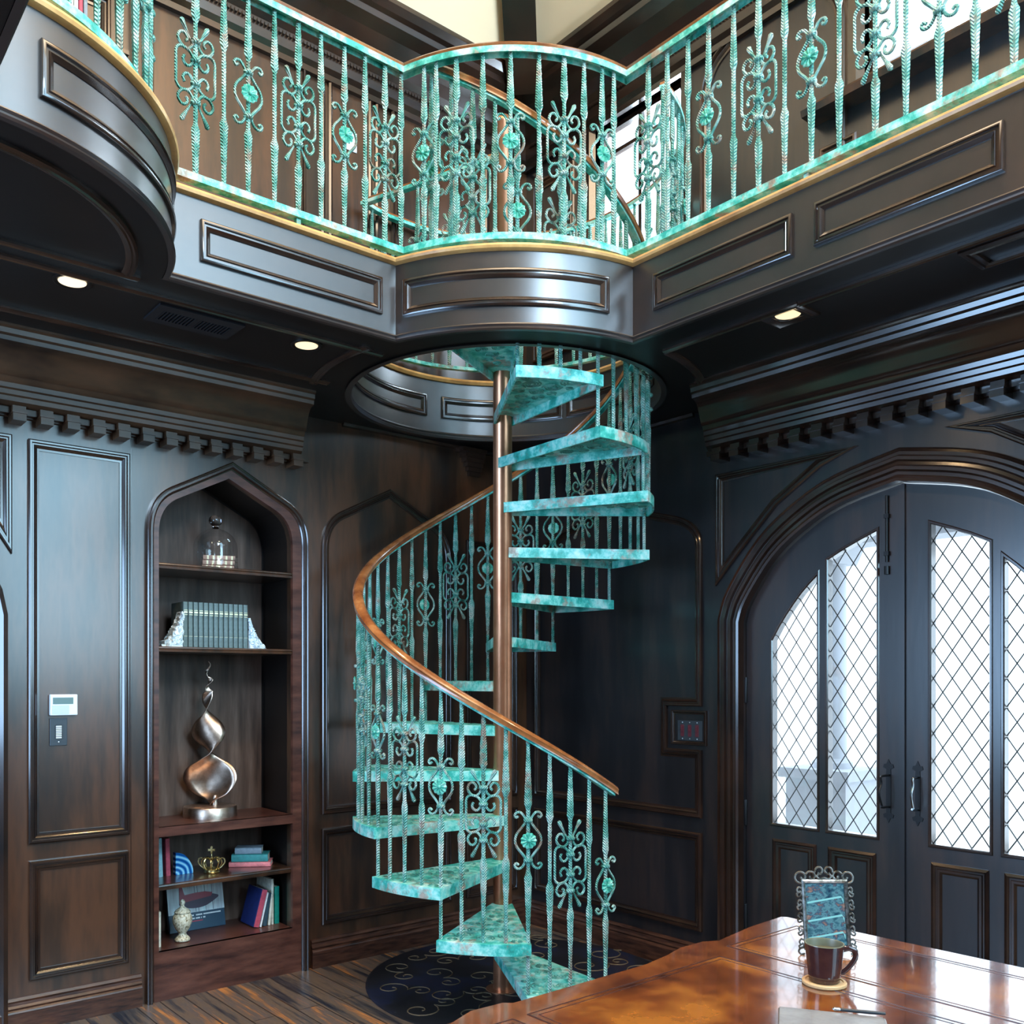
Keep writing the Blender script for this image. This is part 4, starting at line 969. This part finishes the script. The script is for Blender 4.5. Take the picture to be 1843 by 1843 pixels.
# recessed lights
for lab, x, y in (('round recessed ceiling light at the left under the balcony', 1.031, 3.741), ('round recessed ceiling light nearest the stair on the left side', 2.062, 3.778), ('round recessed ceiling light in a square frame on the door side', 3.462, 2.200)):
    r_ = empty('recessed_light', lab, 'ceiling light', (x, y, ZS-.001), group='recessed lights under the balcony')
    bm = bmesh.new(); lathe(bm, [(.072, 0), (.072, -.004), (.064, -.007), (.054, -.004), (.050, 0)], 32); link('trim_ring', bm, soff, r_, True)
    bm = bmesh.new(); lathe(bm, [(.052, -.001), (.051, -.003), (0, -.0032)], 32); link('lens', bm, lampglow, r_)
    l = bpy.data.lights.new('recessed_lamp', 'SPOT'); l.energy = 30; l.color = (1, .66, .34); l.spot_size = math.radians(150); l.spot_blend = .8; l.shadow_soft_size = .05
    o = bpy.data.objects.new('recessed_lamp', l); C.objects.link(o); o.location = (0, 0, -.02); o.parent = r_
vt = empty('air_vent', 'black slotted air vent in the dark ceiling between two recessed lights', 'vent', (1.553, 3.826, ZS-.0005))
bm = bmesh.new(); slab(bm, rect(-.185, .185, -.10, .10), [rect(-.150, -.008, -.045, .055), rect(.008, .150, -.045, .055)], lambda a, b, h: (a, b, h), 0, -.009); link('frame', bm, black_p, vt)
bm = bmesh.new()
for c in (-.079, .079):
    for k in range(10): box(bm, c-.066+k*.0147-.003, c-.066+k*.0147+.003, -.045, .055, -.010, -.003)
link('louvres', bm, black_p, vt)

# ------------------------------------------------------------------ painted shadow disc under the stair
shadow_disc = stair_shadow_mat()
rg = empty('stair_shadow_disc', 'dark disc painted as the shadow under the spiral staircase, pale scrolls as light through the treads', 'shadow_disc', (3.44, 3.86, .001))
bm = bmesh.new(); lathe(bm, [(.855, 0), (.855, .004), (.845, .006), (0, .006)], 72); link('shadow_sheet', bm, shadow_disc, rg)  # flat dark disc stands in for the stair's shadow
rnd = random.Random(4); scroll_light = mat('dull_gold_painted_light', (.13, .085, .045), .6)  # scroll colour stands in for light falling through the treads
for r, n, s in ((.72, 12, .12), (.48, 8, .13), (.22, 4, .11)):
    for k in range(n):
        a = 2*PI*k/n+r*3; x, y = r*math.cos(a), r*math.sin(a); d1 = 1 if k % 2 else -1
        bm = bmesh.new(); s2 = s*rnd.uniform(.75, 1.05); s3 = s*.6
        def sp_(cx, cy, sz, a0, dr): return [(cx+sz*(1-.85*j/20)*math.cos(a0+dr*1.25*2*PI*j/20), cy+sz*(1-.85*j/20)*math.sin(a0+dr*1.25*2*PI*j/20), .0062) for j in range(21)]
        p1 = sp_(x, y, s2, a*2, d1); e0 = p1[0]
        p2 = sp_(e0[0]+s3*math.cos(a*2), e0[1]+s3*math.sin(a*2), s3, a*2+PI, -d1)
        tube(bm, p1[::-1]+p2[1:], .0036, 4); link('light_scroll', bm, scroll_light, rg)

# ------------------------------------------------------------------ desk
dk = empty('desk', 'large desk with a glossy tooled orange-brown leather top in the near right corner', 'desk', (0, 0, 0))
TZ0 = .76
ed = [(1.25, 1.95), (1.496, 1.948), (1.589, 1.985), (1.700, 1.980), (1.722, 1.960), (2.287, 1.963), (2.42, 1.985), (2.527, 2.014), (2.645, 2.012), (2.70, 1.985), (2.94, 2.024), (3.162, 2.037), (3.175, 2.02), (3.205, .55), (1.25, .45)]
bm = bmesh.new()
slab(bm, ed, [], TZ, TZ0-.004, TZ0-.034)
mould(bm, ccw(ed), [(.006, TZ0-.004), (-.004, TZ0-.004), (-.010, TZ0-.010), (-.012, TZ0-.018), (-.006, TZ0-.026), (-.004, TZ0-.034), (.006, TZ0-.034)], TZ, closed=True)
link('top', bm, woodred, dk)
bm = bmesh.new(); slab(bm, [(x, y) for x, y in ed], [], TZ, TZ0-.0035, TZ0-.0005); link('leather_border', bm, leather_edge, dk)
for f in (rect(1.69, 2.545, .66, 1.868), rect(2.66, 3.085, .66, 1.925), rect(1.29, 1.64, .66, 1.868)):
    bm = bmesh.new(); slab(bm, f, [], TZ, TZ0-.0006, TZ0); p = link('leather_panel', bm, leather, dk)
    bm = bmesh.new()
    mould(bm, f, [(0, TZ0-.0004), (0, TZ0+.0012), (.004, TZ0+.0012), (.004, TZ0-.0004)], TZ, closed=True)
    mould(bm, f, [(.022, TZ0-.0004), (.022, TZ0+.0010), (.0245, TZ0+.0010), (.0245, TZ0-.0004)], TZ, closed=True)
    link('tooled_line', bm, tool, p)
for x0, x1 in ((1.36, 1.80), (2.66, 3.10)):
    bm = bmesh.new(); box(bm, x0, x1, .70, 1.86, .05, TZ0-.034); box(bm, x0-.02, x1+.02, .68, 1.88, 0, .05); pd = link('pedestal', bm, woodred, dk)
    bm = bmesh.new(); mould(bm, rect(.78, 1.78, .12, .66), [(0, 0), (0, .010), (.02, .012), (.03, .004), (.03, 0)], lambda a, b, h: (x1+h, a, b), closed=True); mould(bm, rect(x0+.06, x1-.06, .12, .66), [(0, 0), (0, .010), (.02, .012), (.03, .004), (.03, 0)], lambda a, b, h: (a, 1.86+h, b), closed=True); link('side_panel', bm, woodg, pd)
bm = bmesh.new(); box(bm, 1.80, 2.66, .98, 1.02, .30, TZ0-.034); link('modesty_panel', bm, woodred, dk)
# coaster, mug, picture frame, folio, pen
bm = bmesh.new(); lathe(bm, [(.060, 0), (.0635, .003), (.0635, .009), (.061, .012), (.054, .012), (.053, .009), (0, .009)], 48)
tag(link('coaster', bm, mat('light_cork_wood', (.72, .45, .22), .45), loc=(2.553, 1.500, TZ0+.0002), smooth=True), 'round light wood coaster under the dark mug', 'coaster')
mug = empty('coffee_mug', 'dark brown tapered mug standing on the round wooden coaster', 'mug', (2.553, 1.500, TZ0+.0095)); mug.rotation_euler = (0, 0, cam_rz)
mugm = mat('dark_brown_glaze', (.045, .018, .020), .12, spec=.6, ramp=[(.3, (.028, .012, .016)), (.7, (.075, .030, .026))], nscale=12)
bm = bmesh.new(); lathe(bm, [(0, .0), (.040, 0), (.0435, .003), (.047, .03), (.0555, .109), (.0560, .113), (.0545, .113)], 48, cap=False); link('body', bm, mugm, mug, True, 50)
bm = bmesh.new(); lathe(bm, [(.0543, .113), (.0525, .1125), (.051, .108), (.043, .03), (.040, .010), (0, .008)], 48, cap=False); link('lining', bm, mat('olive_lining_glaze', (.15, .15, .10), .4), mug, True, 50)
bm = bmesh.new(); tube(bm, [(x, 0, z) for x, z in interp([(.051, .092), (.068, .098), (.086, .092), (.094, .078), (.088, .060), (.072, .040), (.058, .028), (.0465, .024)], 4)], [.008]*29, 10)
bmesh.ops.scale(bm, vec=(1, .8, 1), verts=bm.verts); link('handle', bm, mugm, mug, True)
bm = bmesh.new(); lathe(bm, [(.0485, .092), (.0, .092)], 32, cap=False); link('coffee', bm, mat('milky_coffee', (.13, .11, .06), .4, spec=.2), mug)
bm = bmesh.new(); lathe(bm, [(.0565, .1125), (.056, .1145), (.0535, .1145), (.053, .1125)], 48, cap=False); link('rim', bm, mat('olive_rim_glaze', (.22, .20, .12), .2), mug, True)
pf = empty('framed_picture', 'ornate silver scrollwork picture frame standing behind the mug on the desk', 'picture frame', (2.835, 1.652, TZ0+.0005))
silverm = mat('aged_silver', (.3, .29, .26), .35, metal=1, ramp=[(.35, (.10, .09, .07)), (.6, (.42, .41, .38))], nscale=50)
pf.rotation_euler = (-.16, 0, cam_rz-.02)
FW, F0, F1 = .064, .028, .232
bm = bmesh.new(); mould(bm, rect(-FW, FW, F0, F1), [(0, 0), (-.001, .005), (-.007, .008), (-.012, .005), (-.013, 0)], lambda a, b, h: (a, -h, b), closed=True); link('inner_frame', bm, silverm, pf)
bm = bmesh.new(); box(bm, -FW, FW, -.001, .002, F0, F1)
pm = mat('picture_with_glass_reflection', (.2, .35, .4), .08, coat=1, ramp=[(.32, (.01, .03, .06)), (.42, (.03, .10, .13)), (.50, (.10, .22, .24)), (.56, (.03, .07, .11)), (.62, (.25, .13, .09)), (.75, (.35, .40, .42))], scale=(1, 1, 1.6), nscale=22, detail=5)  # blotches carry the picture and reflections in its glass
link('photograph', bm, pm, pf)
bm = bmesh.new()
for z in (.06, .115, .175): slab(bm, [(-FW+.004, z-.004), (FW-.012, z+.016), (FW-.004, z+.004), (FW-.004, z-.010), (FW-.010, z+.010), (-FW+.004, z-.010)], [], lambda a, b, h: (a, -h, b), .0012, .0022)
link('reflection_streaks', bm, mat('aqua_reflection_streak', (.22, .5, .48), .1), pf)  # streaks painted as reflections in the picture glass
bm = bmesh.new()
def scr(pts, r=.0034): tube(bm, [(x, -.001, z) for x, z in interp(pts, 3)], r, 6)
for s in (1, -1):
    q = lambda pts: [(s*x, z) for x, z in pts]
    scr(q([(.066, .236), (.078, .232), (.092, .238), (.096, .252), (.088, .266), (.072, .268), (.062, .258), (.064, .246), (.074, .246), (.078, .252)]))
    scr(q([(.060, .262), (.050, .270), (.036, .268), (.030, .256), (.036, .246), (.046, .248), (.046, .256)]))
    scr(q([(.030, .268), (.024, .282), (.010, .284), (.004, .272), (.012, .262), (.020, .266)]))
    scr(q([(.0, .250), (.014, .246), (.024, .254), (.018, .262)]))
    for k in range(5):
        z = .215-k*.042
        scr(q([(.076, z), (.086, z+.004), (.092, z-.006), (.086, z-.014), (.080, z-.008)]), .003)
        scr(q([(.077, z-.010), (.080, z-.022), (.090, z-.026), (.094, z-.018), (.088, z-.016)]), .003)
    scr(q([(.070, .020), (.086, .024), (.096, .012), (.088, .002), (.076, .004)]))
scr([(-.070, .016), (-.03, .010), (0, .016), (.03, .010), (.070, .016)])
link('scrollwork', bm, silverm, pf, True)
bm = bmesh.new(); slab(bm, [(-.02, .02), (.02, .02), (.012, .16), (-.012, .16)], [], lambda a, b, h: (a, h, b), .002, .005)
st_ = link('strut', bm, black_p, pf)
fo = empty('leather_folio', 'grey leather folio lying at the bottom edge of the desk near the mug', 'folio', (2.235, 1.45, TZ0+.0003))
fo.rotation_euler = (0, 0, math.atan2(1.218-1.446, 2.388-2.242))
fgrey = mat('grey_folio_leather', (.34, .31, .30), .3, ramp=[(.35, (.17, .15, .145)), (.65, (.28, .26, .25))], nscale=12, bump=.1, bscale=60)
bm = bmesh.new(); box(bm, .0, .27, -.34, 0, 0, .016); bevel(bm, .005, 2); link('cover', bm, fgrey, fo, True)
bm = bmesh.new(); box(bm, .004, .262, -.335, -.003, .0165, .0180); box(bm, .085, .088, -.33, -.004, .018, .0186); link('flap', bm, fgrey, fo)
pe = empty('pen', 'slim dark pen resting on the far edge of the grey folio', 'pen', (2.315, 1.335, TZ0+.0235)); pe.rotation_euler = (0, PI/2, fo.rotation_euler[2]+.05)
bm = bmesh.new(); lathe(bm, [(.0015, .012), (.0045, .02), (.005, .09), (.004, .13), (0, .131)], 12); link('barrel', bm, grey_p, pe, True)
bm = bmesh.new(); lathe(bm, [(0, -.004), (.003, .0), (.0055, .003), (.0055, .016), (.0035, .019)], 12); link('tip', bm, silver, pe, True)

# ------------------------------------------------------------------ a few books on the gallery shelf at the top left
bm = bmesh.new(); box(bm, 1.02, 1.52, 4.56, YL, 4.715, 4.735); sh = tag(link('gallery_shelf', bm, wood), 'dark wood shelf on the gallery wall at the top left carrying a few books', 'shelf')
for k in range(9):
    c_ = ['cream', 'white', 'cream', 'white', 'white', 'cream', 'white', 'red', 'silver'][k]
    lab = {'red': 'red book in the row on the gallery shelf at the top left', 'silver': 'grey book at the right end of the row on the gallery shelf'}.get(c_, 'pale book, %s from the left in the row on the gallery shelf' % ['first', 'second', 'third', 'fourth', 'fifth', 'sixth', 'seventh', '', ''][k])
    book(lab, .019, .15, .25, c_, (1.150+k*.0215, 4.58, 4.7355), group='pale books on the gallery shelf' if c_ in ('cream', 'white') else None)
